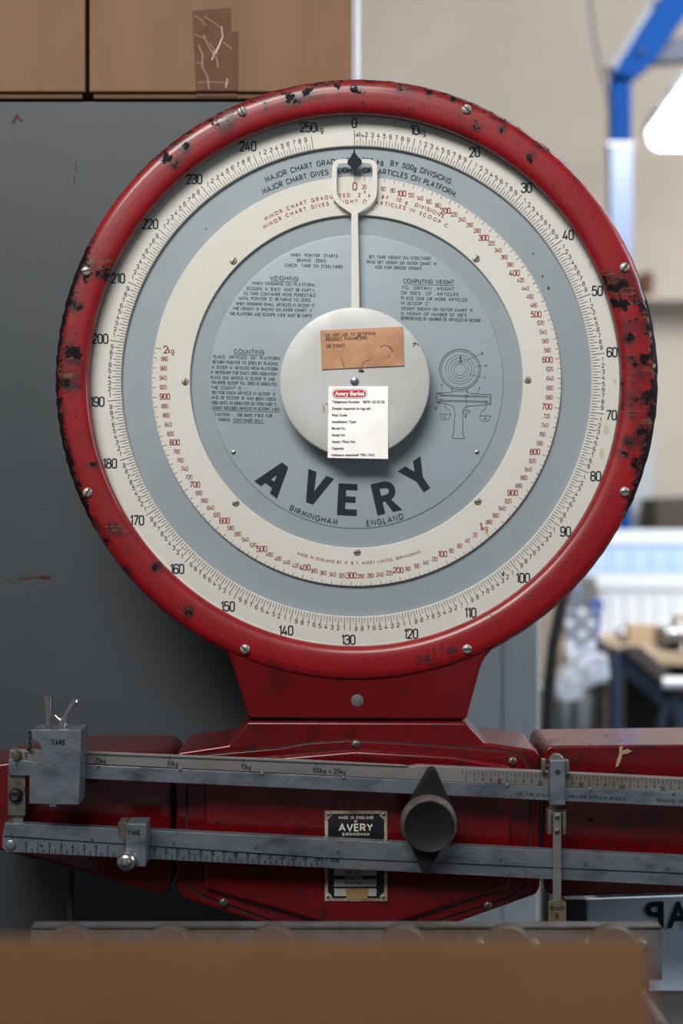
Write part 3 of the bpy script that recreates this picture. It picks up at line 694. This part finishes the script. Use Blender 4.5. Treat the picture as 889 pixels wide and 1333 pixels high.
for s_, x in ((1, 138), (1, 221), (1, 317), (1, 412)): ribbon(B, [Vector((x, ubt(x)-1)), Vector((x, ubt(x)+3.5))], False, .8, -.0628)
for i in range(0, 68):
    x = 596.3 + i*5.33
    if 712 < x < 737 or x > 955 or (560 < x < 598): continue
    y = ubt(x) + 1.5; ribbon(B, [Vector((x, y)), Vector((x-.2, y+(6.8 if i % 2 == 0 else 4.2)))], False, .7, ye)
    if i % 10 == 0 and i: text(B, str(i), x, y+14.5, 5.2, .75, ye, align='c', ang=UA)
    elif i % 2 == 0 and i: text(B, str(i % 10), x, y+12.2, 3.2, .5, ye, align='c', ang=UA)
tag(B.build('beam_graduations', ENGR, ub), kind='stuff')
B = M(); yf = -.0622
text(B, 'USE THIS SCALE', 672, ubb(672)-5, 3.6, .6, yf, ang=UA, width=42); text(B, 'WHEN ONE ARTICLE IN SCOOP-B', 739, ubb(739)-5, 3.6, .6, yf, ang=UA, width=75); text(B, 'READING INC', 855, ubb(855)-5, 3.6, .6, yf, ang=UA, width=38)
B.build('stamped_lettering', ENGR, ub)
screws([(128,999,1),(235,1003,1.6),(341,1008.5,0),(448,1014,.6),(661,1023.5,.8),(769,1029,.7),(877,1034,.9),(22,994.5,.7)], 3.1, ub, -.0618, STEELD, dome=.1)
bp = W(21.5, 982.5, -.061); M().lathe((bp.x, bp.z), [(4*S, -.0655), (6*S, -.065), (6.3*S, -.0605)], 8).build('stop_bolt', STEELD, ub)
# lower beam
lb = M().prism([(6,1071.5),(960,1119.5),(960,1140),(420,1116.5),(3,1088)], -.062, -.050).build('lower_beam', STEEL, scale, bevel=.0006, label='grey steel beam, the lower one, with stamped kilogram marks')
M().prism([(3,1088.5),(420,1116.8),(960,1140.5),(960,1157),(8,1109),(3,1104)], -.060, -.050).build('graduated_ledge', STEEL, lb, bevel=.0006)
def lbt(x): return 1071.5 + (x-5)*.0503
def lbm(x): return 1088.5 + (x-3)*.0673 if x < 420 else 1116.8 + (x-420)*.0439
def lbb(x): return 1109 + (x-8)*.0504
B = M(); ye2 = -.0603
for i in range(0, 51):
    x = 34 + i*7.575
    if 153 < x < 192: continue
    y = lbb(x) - 1; ribbon(B, [Vector((x, y)), Vector((x, y-(7.5 if i % 2 == 0 else 5)))], False, .9, ye2)
    if i % 2 == 0: text(B, str(i//2) + ('' if i < 50 else 'kg x 500g'), x-(0 if i < 50 else 4), y-8.3, 5, .8, ye2, align='c' if i < 50 else 'l', ang=R(2.9))
    if i == 2: text(B, 'kg', x+3, y-8, 3.5, .6, ye2, ang=R(2.9))
tag(B.build('beam_graduations', ENGR, lb), kind='stuff')
screws([(14.5,1087,.8),(120,1093,0),(226.5,1098,1.5),(333,1103.5,.9),(440,1109.5,.9),(652,1119.5,.9),(762,1125.5,.9),(869,1131,.9)], 3.1, lb, -.0618, STEELD, dome=.1)
bp = W(13.5, 1100, -.061); M().lathe((bp.x, bp.z), [(5*S, -.0625), (6*S, -.062), (6.3*S, -.0595)], 20).build('end_rivet', STEEL, lb)
# links between beams
M().rect(10, 1009, 33, 1062, -.058, -.050).rect(12, 1060, 30, 1076, -.055, -.050).build('end_link', STEELD, scale, bevel=.0008, label='rusty steel link plate')
bp = W(20.5, 1034.5, -.058); M().lathe((bp.x, bp.z), [(3*S, -.064), (5*S, -.0645), (7*S, -.0635), (8.5*S, -.061), (9*S, -.0578)], 24).build('link_bolt', BLACK, scale)
M().prism([(560,1030),(566,1030),(566,1110),(560,1110)], -.050, -.022).build('pivot_bracket', DARK, scale)
M().prism([(14,1040),(30,1040),(30,1060),(14,1060)], -.050, -.022).build('pivot_bracket', DARK, scale)
M().tube([W(92,1120,.02), W(92,1150,.02), W(91,1180,.02), W(95,1230,.02)], .0035).build('hanging_rod', mat('rod_dark', (30, 22, 22), .6), scale)
# upper tare poise
arc = [(39.6 + 15.5*math.cos(t), 980 + 17*math.sin(t)) for t in [R(a) for a in range(-78, 91, 14)]]
poise = M().prism([(40.6,950.4),(105.6,950.4),(102.5,1047.5),(37.7,1046.3),(39,998)] + arc[::-1], -.092, -.058).build('upper_tare_poise', STEEL, scale, bevel=.0014, label='large grey steel tare weight on the upper beam')
B = M(); text(B, 'TARE', 67, 969.5, 6, 1.2, -.0923, width=17.5, gap=.25); B.build('stamped_lettering', ENGR, poise)
M().tube([W(63,944,-.077), W(63.2,940,-.077), W(63,909,-.077), W(63,906,-.077)], 1, 14, [.0026, .0023, .0037, .0036]).build('handle_pin', CHROME, poise)
M().tube([W(81,946,-.077), W(83,936,-.077), W(90,925,-.077), W(96,916,-.077), W(98.5,912.5,-.077), W(100,910.5,-.077)], 1, 12, [.0036, .0028, .0022, .0031, .0030, .0012]).tube([W(84,940,-.077), W(77,936,-.077), W(71,931,-.077)], 1, 8, [.0024, .0018, .001]).tube([W(82,940,-.077), W(88,944.5,-.077)], .0018).build('release_lever', CHROME, poise)
M().rect(64, 1047, 73, 1050, -.080, -.072).build('foot_stud', CHROME, poise)
B = M()
for k in range(4): B.tube([W(38.5+(k % 2), 952+k*6.5, -.066), W(39.5-(k % 2), 957+k*6.5, -.066)], .0012, 6)
B.tube([W(40,972,-.064), W(36,976,-.063)], .0015, 6).build('chain', DARK, poise)
# lower tare poise
lp = M().prism([(163.7,1072.5),(190.7,1072.5),(189.5,1128.5),(163.2,1128.5)], -.084, -.055).build('lower_tare_poise', STEEL, scale, bevel=.001, label='small grey steel tare weight with round knob on the lower beam')
M().prism([(153.5,1071),(164.5,1071),(164.5,1095),(160,1094),(153.5,1089)], -.078, -.055).build('side_wing', STEELD, lp, bevel=.0006)
B = M(); text(B, 'TARE', 166.8, 1087, 5.6, 1.1, -.0843, width=15.5, gap=.25); B.build('stamped_lettering', ENGR, lp)
bp = W(164.6, 1121.5, -.09); M().lathe((bp.x, bp.z), [(1.5*S, -.0995), (3.6*S, -.099), (4.6*S, -.097), (5*S, -.0955), (8*S, -.095), (11*S, -.0925), (12*S, -.089), (11*S, -.0865), (7*S, -.084)], 32).build('clamp_knob', CHROME, lp)
# black diamond knob
dia = []
for (x, y, r) in [(562.5, 1008, 7), (588, 1068, 8), (553.5, 1130, 6), (529, 1068, 8)]:
    a0 = {562.5: -170, 588: -40, 553.5: 20, 529: 140}[x]; a1 = {562.5: -20, 588: 40, 553.5: 155, 529: 225}[x]
    dia += [(x + r*math.cos(R(a0+(a1-a0)*i/6)), y + r*math.sin(R(a0+(a1-a0)*i/6))) for i in range(7)]
kn = M().prism(dia, -.078, -.0625).build('locking_knob', KNOB, scale, bevel=.0009, label='black diamond shaped knob with dished disc')
bp = W(558.5, 1073.5, -.086); M().lathe((bp.x, bp.z), [(24*S, -.0862), (28*S, -.0885), (30.5*S, -.0915), (31*S, -.0905), (34*S, -.086), (35*S, -.078)], 48).build('knob_rim', KNOBRIM, kn, smooth=30)
M().lathe((bp.x, bp.z - .0008), [(6*S, -.0885), (18*S, -.0895), (27*S, -.0912), (30.2*S, -.0925), (30.8*S, -.0915), (30.8*S, -.086)], 48).build('knob_disc', KNOB, kn, smooth=50)
# scoop hanger
hg = M().rect(716, 990, 735.8, 1048.5, -.078, -.0635).build('scoop_hanger', STEEL, scale, bevel=.0012, label='steel sliding hanger with brass tag on the upper beam')
bp = W(724.5, 991, -.07); M().lathe((bp.x, bp.z), [(8*S, -.0725), (9.3*S, -.0715), (9.3*S, -.066)], 28).build('hanger_cap', STEELD, hg)
M().rect(705, 988.5, 711, 1005, -.070, -.062).rect(705, 996, 718, 998.5, -.068, -.064).build('cleat', STEELD, hg, bevel=.0008)
M().rect(735.5, 990, 741, 1006, -.070, -.060).build('cleat', STEELD, hg, bevel=.0008)
bp = W(726, 1005, -.0782); M().lathe((bp.x, bp.z), [(2.6*S, -.0784), (3.3*S, -.0783), (3.3*S, -.078)], 16).build('pivot_hole', SLOT, hg)
M().rect(713, 1055, 737, 1060, -.068, -.055).rect(713, 1058, 718, 1086, -.070, -.055).rect(732.5, 1058, 737, 1086, -.070, -.055).rect(715, 1046, 723, 1060, -.066, -.058).build('link_shackle', STEELD, hg, bevel=.0005)
M().rect(719.8, 1058, 730.6, 1173, -.074, -.0715).build('strap', STRIP, hg, bevel=.0006)
screws([(725.2,1063,.4),(725.2,1082,.4)], 3.6, hg, -.0745, STEELD)
tg = M().prism([(714,1175),(717,1172),(734,1172),(737,1175),(737,1200),(734,1203.5),(717,1203.5),(714,1200)], -.0762, -.074).build('scoop_tag', BRASS, hg, bevel=.0005, label='brass tag reading SCOOP B')
B = M(); text(B, 'SCOOP', 716.3, 1184.5, 4.2, .8, -.0765, width=18); text(B, '8', 725.3, 1196, 7, 1.1, -.0765, align='c'); B.build('stamped_lettering', ENGR, tg)

# ------------------------------------------------------------------ labels stuck to the hub
ty = -.0274
kc = M().prism([(417,430),(524.5,425),(526,476),(419,481)], ty, -.0266).build('kraft_card', TAG, None, bevel=.0002)
tag(kc, 'brown typed paper card taped to the upper half of the dial hub', 'card')
B = M(); ka = -.045
text(B, 'DO NOT USE TO DETERMINE', 424, 438.5, 3.7, .7, ty-.0003, width=65, ang=ka, gap=.3); text(B, 'PRODUCT PARAMETERS', 424.5, 443.8, 3.7, .7, ty-.0003, width=53, ang=ka, gap=.3); text(B, 'OR COUNT', 425, 452.5, 3.7, .7, ty-.0003, width=24, ang=ka, gap=.3)
B.build('typed_lettering', mat('typed_ink', (74, 50, 40), .8), kc)
B = M()
for l in [[(443,467),(446,471),(448,478)], [(494,452),(500,449),(507,451),(512,457)], [(507,451),(511,459)], [(462,440),(470,436)], [(470,478),(474,471),(482,468)], [(505,466),(508,461)]]: ribbon(B, [Vector(p) for p in l], False, 1.2, ty-.0002)
tag(B.build('crease_marks', mat('crease', (122, 84, 56), .8), kc), kind='stuff')
st = M().prism([(427.5,503),(505.5,503),(505,597.5),(426.5,596)], ty, -.0266).build('service_sticker', PAPER, None, bevel=.00015)
tag(st, 'white printed service label with red logo over the lower half of the dial hub', 'sticker')
def pill(x0, y0, x1, y1, n=8):
    r = (y1-y0)/2; return [(x1-r + r*math.sin(math.pi*i/n), y0+r - r*math.cos(math.pi*i/n)) for i in range(n+1)] + [(x0+r - r*math.sin(math.pi*i/n), y1-r + r*math.cos(math.pi*i/n)) for i in range(n+1)]
M().prism(pill(432.2, 506.3, 477.8, 518.4), ty-.0002, ty).build('logo_border', LOGOG, st)
M().prism(pill(432.9, 507, 477.1, 517.7), ty-.0003, ty).build('logo_white', LOGOW, st)
M().prism(pill(433.7, 507.8, 476.3, 516.9), ty-.0004, ty).build('logo_field', LOGO, st)
fonttext('logo_lettering', 'Avery Berkel', 436, 514.7, 5, ty-.0006, LOGOW, st, width=38, bold=.03)
for i, (s_, x1) in enumerate([('Telephone Number   08701 52 52 52', 500.5), ('Details required to log call :', 484.5), ('Post Code', 452), ('Installation Type', 463.5), ('Model No', 450), ('Serial No', 449.5), ('Asset / Plant No.', 463.5), ('Capacity', 448.5), ('Indicator attached? YES / NO', 488)]):
    fonttext('printed_line', s_, 432.3-.1*i, 524.6 + i*8.63, 3.1, ty-.0003, INK, st, width=x1-432.3, bold=.025)

# ------------------------------------------------------------------ grey cabinet and cartons on top
YC = .16
a0, a1 = W(-160, 127, YC), W(520, 127, YC)
ct = W(0, 127, YC).z
cab = thing('steel_cabinet', 'tall dark grey painted steel cabinet standing behind the scale, scuffed and rust marked', 'cabinet', ((a0.x+a1.x)/2, YC+.25, 0))
box_obj('carcass', (a0.x, YC+.012, 0), (a1.x, YC+.50, ct), GREY, cab, bevel=.003)
box_obj('door', (a0.x+.004, YC, .05), (a1.x-.004, YC+.0115, ct-.012), GREY, cab, bevel=.002)
B = M()
for l, sw in [([(22,752),(34,753),(45,751),(64,753)], 2), ([(52,750),(66,752)], 3), ([(98,210),(99,222)], 1.2), ([(96,228),(97,240)], 1), ([(16,160),(22,150),(28,158)], 3), ([(55,655),(57,657)], 1.5), ([(8,754),(14,756)], 2)]:
    ribbon(B, [Vector(p) for p in l], False, sw, YC-.0006)
tag(B.build('rust_marks', RUST, cab), kind='stuff')
def carton(name, label, x0, x1, y1, ytop, Yf, depth, tape=None):
    p0, p1 = W(x0, y1, Yf), W(x1, y1, Yf); zt = W(0, ytop, Yf).z
    t = thing(name, label, 'carton', ((p0.x+p1.x)/2, Yf+depth/2, p0.z), 'cartons on the cabinet')
    box_obj('body', (p0.x, Yf, p0.z+.006), (p1.x, Yf+depth, zt), CARD, t, bevel=.0022, seg=3)
    box_obj('bottom_flap', (p0.x+.004, Yf+.004, p0.z), (p1.x-.004, Yf+depth-.004, p0.z+.0055), CARDE, t, bevel=.001)
    return t
Yk = YC + .004
lc = carton('carton', 'brown cardboard carton on the cabinet, the left one, cut by the picture edge', -220, 111, 127, -190, Yk, .36)
rc = carton('carton', 'brown cardboard carton on the cabinet, the right one, with shiny brown tape', 116, 457, 127, -175, Yk, .36)
tp = M().prism([(250,14),(300,10),(301,41),(310,41),(309.5,118),(255,118)], Yk-.0006, Yk+.0002).prism([(255,118),(309.5,118),(309,126),(256,126)], Yk+.0030, Yk+.0038).build('packing_tape', TAPE, rc)
B = M()
cr = [[(253,20),(262,26),(268,34)], [(266,22),(276,28),(284,34),(289,36)], [(288,34),(290,48),(284,62),(280,70)], [(290,55),(302,64)], [(265,45),(270,58),(276,68),(282,76),(284,88)], [(258,58),(264,72),(263,86),(270,100),(272,116)], [(252,45),(266,50)], [(276,66),(284,70)], [(257,108),(270,107),(300,108)], [(296,103),(294,114)], [(272,56),(280,66),(276,78)], [(256,82),(264,83)]]
for l in cr: B.tube([W(x, y, Yk-.0006) for x, y in l], .0006, 5)
tag(B.build('tape_creases', mat('tape_gloss', (150, 120, 104), .25, spec=.7), tp), kind='stuff')
struct(M().rect(462, -200, 469, 1400, .72, .80).build('trim_1', TRIM, bevel=.002))

# ------------------------------------------------------------------ things behind, right
def plain(name, label, cat, px, py, Yq, group=None, z=None):
    p = W(px, py, Yq); return thing(name, label, cat, (p.x, Yq, p.z if z is None else z), group)
def gz(px, Yq): return W(px, 0, Yq).x
# pale locker
Yl = .70
lk = plain('locker', 'pale blue grey metal locker to the right of the scale neck', 'locker', 640, 0, Yl+.2, z=0)
zt = W(0, 735, Yl).z
box_obj('carcass', (gz(500, Yl), Yl+.01, 0), (gz(703, Yl), Yl+.40, zt), LOCK, lk, bevel=.004)
box_obj('door', (gz(502, Yl), Yl, .05), (gz(701, Yl), Yl+.009, zt-.01), LOCK, lk, bevel=.003); box_obj('door_stile', (gz(655, Yl), Yl-.001, .06), (gz(672, Yl), Yl, zt-.02), LOCK, lk, bevel=.0004)
# black hose
Yh = 1.25
hs = M().tube([W(735,770,Yh), W(728,800,Yh), W(721,835,Yh), W(717,870,Yh), W(714,900,Yh), W(712,950,Yh), W(712,1020,Yh), W(712,1200,Yh), Vector((W(712,1200,Yh).x, Yh, .02))], .011, 10).tube([W(735,770,Yh), W(760,700,Yh), W(800,640,1.6)], .011, 10).build('hose', HOSE)
tag(hs, 'thick black hose hanging down beside the pale locker', 'hose')
# blue gantry frame
Yb = 2.95
fr = plain('gantry_frame', 'blue steel gantry frame with a pale reflection painted on the lower post, and raking top member', 'frame', 808, 0, Yb, z=0)
box_obj('post', (gz(796, Yb), Yb, 0), (gz(822, Yb), Yb+.05, W(0, 96, Yb).z), BLUE, fr, bevel=.004)
box_obj('reflection_shell', (gz(794.5, Yb), Yb-.003, W(0, 600, Yb).z), (gz(823.5, Yb), Yb+.053, W(0, 190, Yb).z), BLUE_REFL, fr, bevel=.004, label='pale shell painting the glossy reflection on the post')  # added shell, its pale colour imitates a reflection on the blue post
M().prism([(796,110),(799,86),(862,-12),(960,-150),(990,-120),(852,80),(822,106)], Yb, Yb+.05).build('raking_member', BLUE, fr, bevel=.004)
M().prism([(794,84),(855,-14),(950,-160),(960,-150),(862,-8),(800,92)], Yb-.012, Yb+.06).build('raking_flange', LAMPH, fr, bevel=.003, label='grey flange')
M().prism([(850,50),(1050,40),(1050,66),(840,82)], Yb+.06, Yb+.11).build('cross_member', NAVY, fr, bevel=.004)
for (x, y) in ((793, 90), (835, 68), (853, 4)):
    p = W(x, y, Yb-.013); M().lathe((p.x, p.z), [(.004, Yb-.024), (.008, Yb-.022), (.008, Yb-.001)], 10).build('bolt', DARK, fr)
M().rect(791, 184, 825, 190, Yb-.006, Yb+.056).build('cable_tie', BIN, fr, bevel=.001)
cb = M().tube([W(762,-60,Yb+.02), W(768,0,Yb+.02), W(774,50,Yb+.02), W(783,95,Yb+.02), W(791,125,Yb+.02), W(793.5,150,Yb+.02), W(793,190,Yb+.02), W(793,400,Yb+.02), W(793,700,Yb+.02)], .006, 8).build('cable', CABLE)
tag(cb, 'grey cable drooping from above and tied down the blue post', 'cable')
# batten lamp
Yq = 2.3
lm = plain('batten_lamp', 'lit white ceiling batten lamp at the right edge', 'lamp', 900, 187, Yq)
M().prism([(853,158),(857,152),(899,93),(1060,60),(1060,182),(870,182),(859,177)], Yq, Yq+.12).build('diffuser', LAMP, lm, bevel=.008)
M().prism([(846,158),(858,135),(893,84),(1060,50),(1060,60),(896,92),(852,157)], Yq-.004, Yq+.124).build('housing', LAMPH, lm, bevel=.003)
for x, y in ((854, 140), (872, 113)): M().prism([(x,y),(x+5,y-8),(x+9,y-4),(x+5,y+4)], Yq-.012, Yq+.02).build('clip', LAMPH, lm)
M().tube([W(960,60,Yq+.06), Vector((W(960,60,Yq+.06).x, Yq+.06, 3.7))], .006).build('suspension_rod', LAMPH, lm)
# workbench
Yw = 1.9
zb = W(0, 842, 2.1).z
wb = plain('workbench', 'dark blue steel workbench with a wooden top at right', 'workbench', 850, 0, 2.3, z=0)
box_obj('bench_top', (gz(797, 2.1), 1.95, zb-.03), (gz(797, 2.1)+1.1, 2.9, zb), WOOD, wb, bevel=.003)
M().prism([(799,842),(812,848),(960,975),(960,1010),(822,884),(799,868)], 1.93, 1.99).build('raking_brace', NAVY, wb, bevel=.003)
box_obj('leg', (gz(797, Yw), Yw, 0), (gz(808, Yw), Yw+.06, zb-.005), NAVY, wb, bevel=.003)
M().prism([(812,842),(835,842),(905,905),(880,905),(812,848)], 1.90, 1.93).build('edge_rail', mat('rail_brown', (62, 56, 56), .5), wb, bevel=.002)
M().prism([(868,905),(874,905),(864,960),(856,960)], 1.92, 1.95).prism([(874,905),(880,905),(892,960),(884,960)], 1.92, 1.95).build('strut', NAVY, wb)
box_obj('back_panel', (gz(812, 2.4), 2.4, .05), (gz(960, 2.4), 2.43, zb-.04), DARK, wb)
box_obj('lower_leg', (gz(940, Yw), Yw, 0), (gz(952, Yw), Yw+.06, zb-.03), NAVY, wb)
def bin_(label, x0, x1, y0, yl, y1, Yq, dep, m, grp='storage bins on the bench'):
    a, b = W(x0, y1, Yq), W(x1, y1, Yq); z0 = a.z; zl = W(0, yl, Yq).z; z1 = W(0, y0, Yq).z
    t = thing('storage_bin', label, 'bin', ((a.x+b.x)/2, Yq+dep/2, z0), grp)
    B = M(); B.box((a.x+.01, Yq+.01, z0), (b.x-.01, Yq+dep-.01, zl))
    for k in range(1, 9):
        x = a.x + (b.x-a.x)*k/9; B.box((x-.004, Yq+.004, z0+.01), (x+.004, Yq+.011, zl))
    B.build('body', m, t, bevel=.002); box_obj('lid', (a.x, Yq, zl), (b.x, Yq+dep, z1), BIN, t, bevel=.006)
    return t
Y2 = 2.45; zb2 = zb
yb2 = 666.5 + (ZC-zb)/(S*(D+Y2)/D)
bin_('pale translucent plastic bin with a white lid on the bench, the front one', 776, 960, 752, 768, yb2, Y2, .3, BIN)
Y3 = 2.62+.15; yb3 = 666.5 + (ZC-zb)/(S*(D+Y3)/D)
bin_('larger bluish plastic bin with white lid behind the front bin', 745, 980, 690, 709, yb3, Y3, .12, BINB)
Yt = 2.2; ybt = 666.5 + (ZC-zb)/(S*(D+Yt)/D)
for i, (x0, x1, y0) in enumerate(((818, 850, 814), (851, 868, 816), (884, 915, 803))):
    a, b = W(x0, ybt, Yt), W(x1, ybt, Yt)
    o = box_obj('wooden_box', (a.x, Yt, zb), (b.x, Yt+.07, W(0, y0, Yt).z), TAN, None, bevel=.003)
    tag(o, ['small tan box on the bench, the widest and leftmost', 'small tan box on the bench, the narrow middle one', 'small tan box on the bench behind the dark machine'][i], 'box', 'tan boxes on the bench')
# shiny ball handle on bench
p = W(809, 825, 2.15); 
def ball(B, c, r, n=10):
    B.lathe((c.x, c.z), [(r*math.sin(math.pi*k/n) if 0 < k < n else r*.05, c.y - r*math.cos(math.pi*k/n)) for k in range(n+1)], 16); return B
o = ball(M().box((p.x-.004, 2.146, zb), (p.x+.004, 2.154, p.z)), p, .016).build('chrome_ball', CHROME); tag(o, 'small shiny ball knob standing on the bench corner', 'knob')
# machine vice
Yv = 2.0; ybv = 666.5 + (ZC-zb)/(S*(D+Yv)/D)
vc = plain('bench_vice', 'black machine vice with bright steel rods on the bench at the right edge', 'vice', 890, ybv, Yv+.05)
zv = lambda y: W(0, y, Yv).z
box_obj('body', (gz(869, Yv), Yv, zb), (gz(960, Yv), Yv+.14, zv(822)), DARK, vc, bevel=.006)
M().tube([W(868,826,Yv-.015), W(950,826,Yv-.015)], .017, 12).build('upper_rod', CHROME, vc)
M().tube([W(871,855,Yv-.02), W(950,855,Yv-.02)], .013, 12).build('lower_rod', CHROME, vc)
B = M(); ball(B, W(888,844,Yv-.02), .012); ball(B, W(868,824,Yv-.03), .012); ball(B, W(884,817,Yv-.01), .02); B.build('fittings', CHROME, vc)
o = M().tube([W(862,889,1.88), W(980,889,1.88)], .014, 12).build('steel_bar', mat('bright_bar', (200, 206, 214), .3, metal=.2)); tag(o, 'bright steel bar clamped along the front of the bench', 'bar')
# rack of glass jars and side table
Yr = 1.95
rk = plain('side_rack', 'grey side rack with a shelf between the hose and the bench', 'rack', 760, 0, Yr+.1, z=0)
zs = W(0, 848, Yr).z
box_obj('shelf', (gz(736, Yr), Yr-.02, zs-.02), (gz(780, Yr), Yr+.22, zs), BIN, rk, bevel=.003)
box_obj('upright', (gz(783, Yr), Yr+.02, 0), (gz(790, Yr), Yr+.06, zs+.02), NAVY, rk, bevel=.002)
box_obj('upright', (gz(738, Yr), Yr+.16, 0), (gz(742, Yr), Yr+.19, zs-.02), NAVY, rk)
box_obj('lower_shelf', (gz(720, Yr), Yr, W(0, 905, Yr).z), (gz(790, Yr), Yr+.2, W(0, 897, Yr).z), mat('shelf_brown', (80, 66, 62), .6), rk)
k = 0
for row in range(4):
    for col in range(3):
        x = 741 + col*14 + (row % 2)*2; y = 843 - row*17
        c = W(x, y, Yr+.03 + .004*col); o = M().lathe((0, 0), [(.001, -.012), (.010, -.010), (.0125, 0), (.010, .012), (.001, .014)], 12)
        me_o = o.build('glass_jar', GLINT if (row+col) % 2 else BIN); me_o.location = (c.x, c.y, zs + .0125 + row*.025)
        tag(me_o, '%s small bright glass jar in the %s row of the side rack stack' % (('left', 'middle', 'right')[col], ('bottom', 'second', 'third', 'top')[row]), 'jar', 'jars stacked on the side rack')
o = M().prism([(770,782),(782,778),(787,786),(784,796),(779,842),(774,842),(774,800),(766,795)], 2.05, 2.10).build('blue_clip', mat('blue_plastic', (70, 92, 160), .4), bevel=.006)
tag(o, 'small blue plastic part hanging in front of the bins', 'clip')
def blob(name, pts, Y0, Y1, m, label, cat, bevel=.015, **k2):
    o = M().prism(pts, Y0, Y1).build(name, m, bevel=bevel, seg=3, **k2); return tag(o, label, cat)
blob('wrapped_bundle', [(722,895),(738,872),(765,852),(792,852),(796,888),(768,896),(755,912),(738,918),(724,914)], 1.80, 1.90, WRAP, 'crumpled clear plastic wrapped bundle under the side rack', 'bundle')
blob('cardboard_offcut', [(722,840),(736,838),(744,862),(742,896),(722,896)], 1.98, 2.03, TAN, 'brown cardboard offcut beside the hanging hose', 'cardboard', .004)
blob('low_cabinet', [(716,905),(773,905),(773,1400),(716,1400)], 2.2, 2.5, LOCK, 'pale grey low cabinet behind the wrapped bundle', 'cabinet', .006)
o = M().tube([W(748,905,1.94), W(747,960,1.94), W(748,1100,1.94)], .008).build('grey_pipe', CABLE); tag(o, 'thin grey pipe in front of the low cabinet', 'pipe')
o = M().prism([(778,905),(786,905),(776,1100),(762,1100)], 1.88, 1.95).build('dark_stand', HOSE, bevel=.003); tag(o, 'dark slanting stand left of the workbench', 'stand')
# far wall items
blob('tall_panel', [(815,560),(852,560),(852,1400),(815,1400)], 3.6, 3.66, LOCK, 'tall pale grey panel leaning at the far wall behind the blue post', 'panel', .01)
blob('dark_crate', [(853,648),(960,644),(960,1179),(853,1179)], 3.3, 3.55, mat('crate_brown', (72, 66, 64), .8), 'tall dark brown crate behind the plastic bins', 'crate', .01)
blob('brown_parcel', [(836,354),(848,352),(852,362),(850,384),(838,386)], 4.0, 4.14, mat('parcel_brown', (110, 74, 52), .8), 'small brown parcel on the far shelf right of the dial', 'parcel', .006)
box_obj('wall_shelf', (gz(800, 4), 3.98, W(0, 391, 4).z), (gz(960, 4), 4.2, W(0, 386, 4).z), WALL)
tag(bpy.data.objects['wall_shelf'], 'thin beige shelf board on the far wall', 'shelf')
# mirrored sign
sg = M().prism([(764,1171),(960,1164),(960,1290),(764,1290)], .10, .106).build('sign_board', SIGN, None, bevel=.0008); tag(sg, 'pale blue grey sign board with reversed black lettering, low at right', 'sign')
fonttext('reversed_lettering', 'P', 839, 1207, 33, .099, INK, sg, width=25, mirror=True, bold=.03)
fonttext('reversed_lettering', 'A', 868, 1207, 33, .099, INK, sg, width=30, bold=.03)
o = M().rect(734, 1170, 764, 1330, .09, .16).build('dark_post', HOSE, None, bevel=.003); tag(o, 'dark square post between the brass tag and the sign', 'post')

# ------------------------------------------------------------------ wheel conveyor and open carton in front
Yc = -.185
zt = W(0, 1207, Yc).z; xl, xr = W(40, 0, Yc).x, W(862, 0, Yc).x
cv = thing('wheel_conveyor', 'galvanised skate wheel conveyor in front of the scale', 'conveyor', ((xl+xr)/2, -.62, 0))
M().box((xl, Yc, zt-.045), (xr, Yc+.003, zt)).box((xl, Yc, zt-.003), (xr, Yc+.018, zt)).build('rear_rail', RAIL, cv, bevel=.0008)
M().box((xl, -1.10, zt-.045), (xr, -1.097, zt-.005)).build('front_rail', RAIL, cv, bevel=.0008)
wm = None
for x in (92, 220, 355.5, 524, 661, 798):
    Yw_ = Yc - .030; c = W(x, 1203+30, Yw_)
    if wm is None:
        B = M(); r = 30*S*(D+Yw_)/D
        B.lathe((0, 0), [(.0045, -.010), (r*.7, -.009), (r*.93, -.0085), (r, -.006), (r, .006), (r*.93, .0085), (.0045, .010)], 32)
        wo = B.build('wheel', WHEEL, None, smooth=35); wo.parent = cv; wm = wo.data; wo.location = c - wloc(cv)
    else: link('wheel', wm, cv, c)
    M().tube([(c.x, Yc, c.z), (c.x, -1.10, c.z)], .004, 8).build('axle', RAIL, cv)
for x in (626, 697, 768, 836):
    c = W(x, 1229, Yc-.004); M().lathe((c.x, c.z), [(.003, Yc-.008), (.0045, Yc-.006), (.005, Yc)], 6).build('nut', STRIP, cv)
for x in (xl+.01, xr-.04):
    for y in (-1.09, Yc+.003): box_obj('leg', (x, y, 0), (x+.03, y+.03 if y < -1 else y+.012, zt-.02), RAIL, cv)
Yf = -D + .56
zfl = W(0, 1222, Yf).z; x0, x1 = W(-40, 0, Yf).x - .05, W(872, 0, Yf).x
zc0 = W(92, 1233, Yc-.03).z + 30*S*(D+Yc-.03)/D
zc0 = W(92, 1233, Yc-.03).z + .0045
oc = thing('open_carton', 'open brown carton, out of focus in the foreground, with its far flap upright', 'carton', ((x0+x1)/2, Yf-.12, zc0))
zr = 1.045
B = M(); t_ = .004
B.box((x0, Yf-.24, zc0), (x1, Yf, zc0+t_)).box((x0, Yf-.24, zc0), (x1, Yf-.24+t_, zr)).box((x0, Yf-t_, zc0), (x1, Yf, zr)).box((x0, Yf-.24, zc0), (x0+t_, Yf, zr)).box((x1-t_, Yf-.24, zc0), (x1, Yf, zr))
B.build('body', CARDF, oc)
B = M(); xa, xb = x0+.002, x1-.002
B.add([(xa, Yf-t_, zr), (xb, Yf-t_, zr), (xb-.008, Yf-t_, zfl), (xa+.008, Yf-t_, zfl), (xa, Yf, zr), (xb, Yf, zr), (xb-.008, Yf, zfl), (xa+.008, Yf, zfl)], [(0,1,2,3), (5,4,7,6), (3,2,6,7), (0,4,5,1), (1,5,6,2), (4,0,3,7)])
B.build('flap', CARDF, oc)
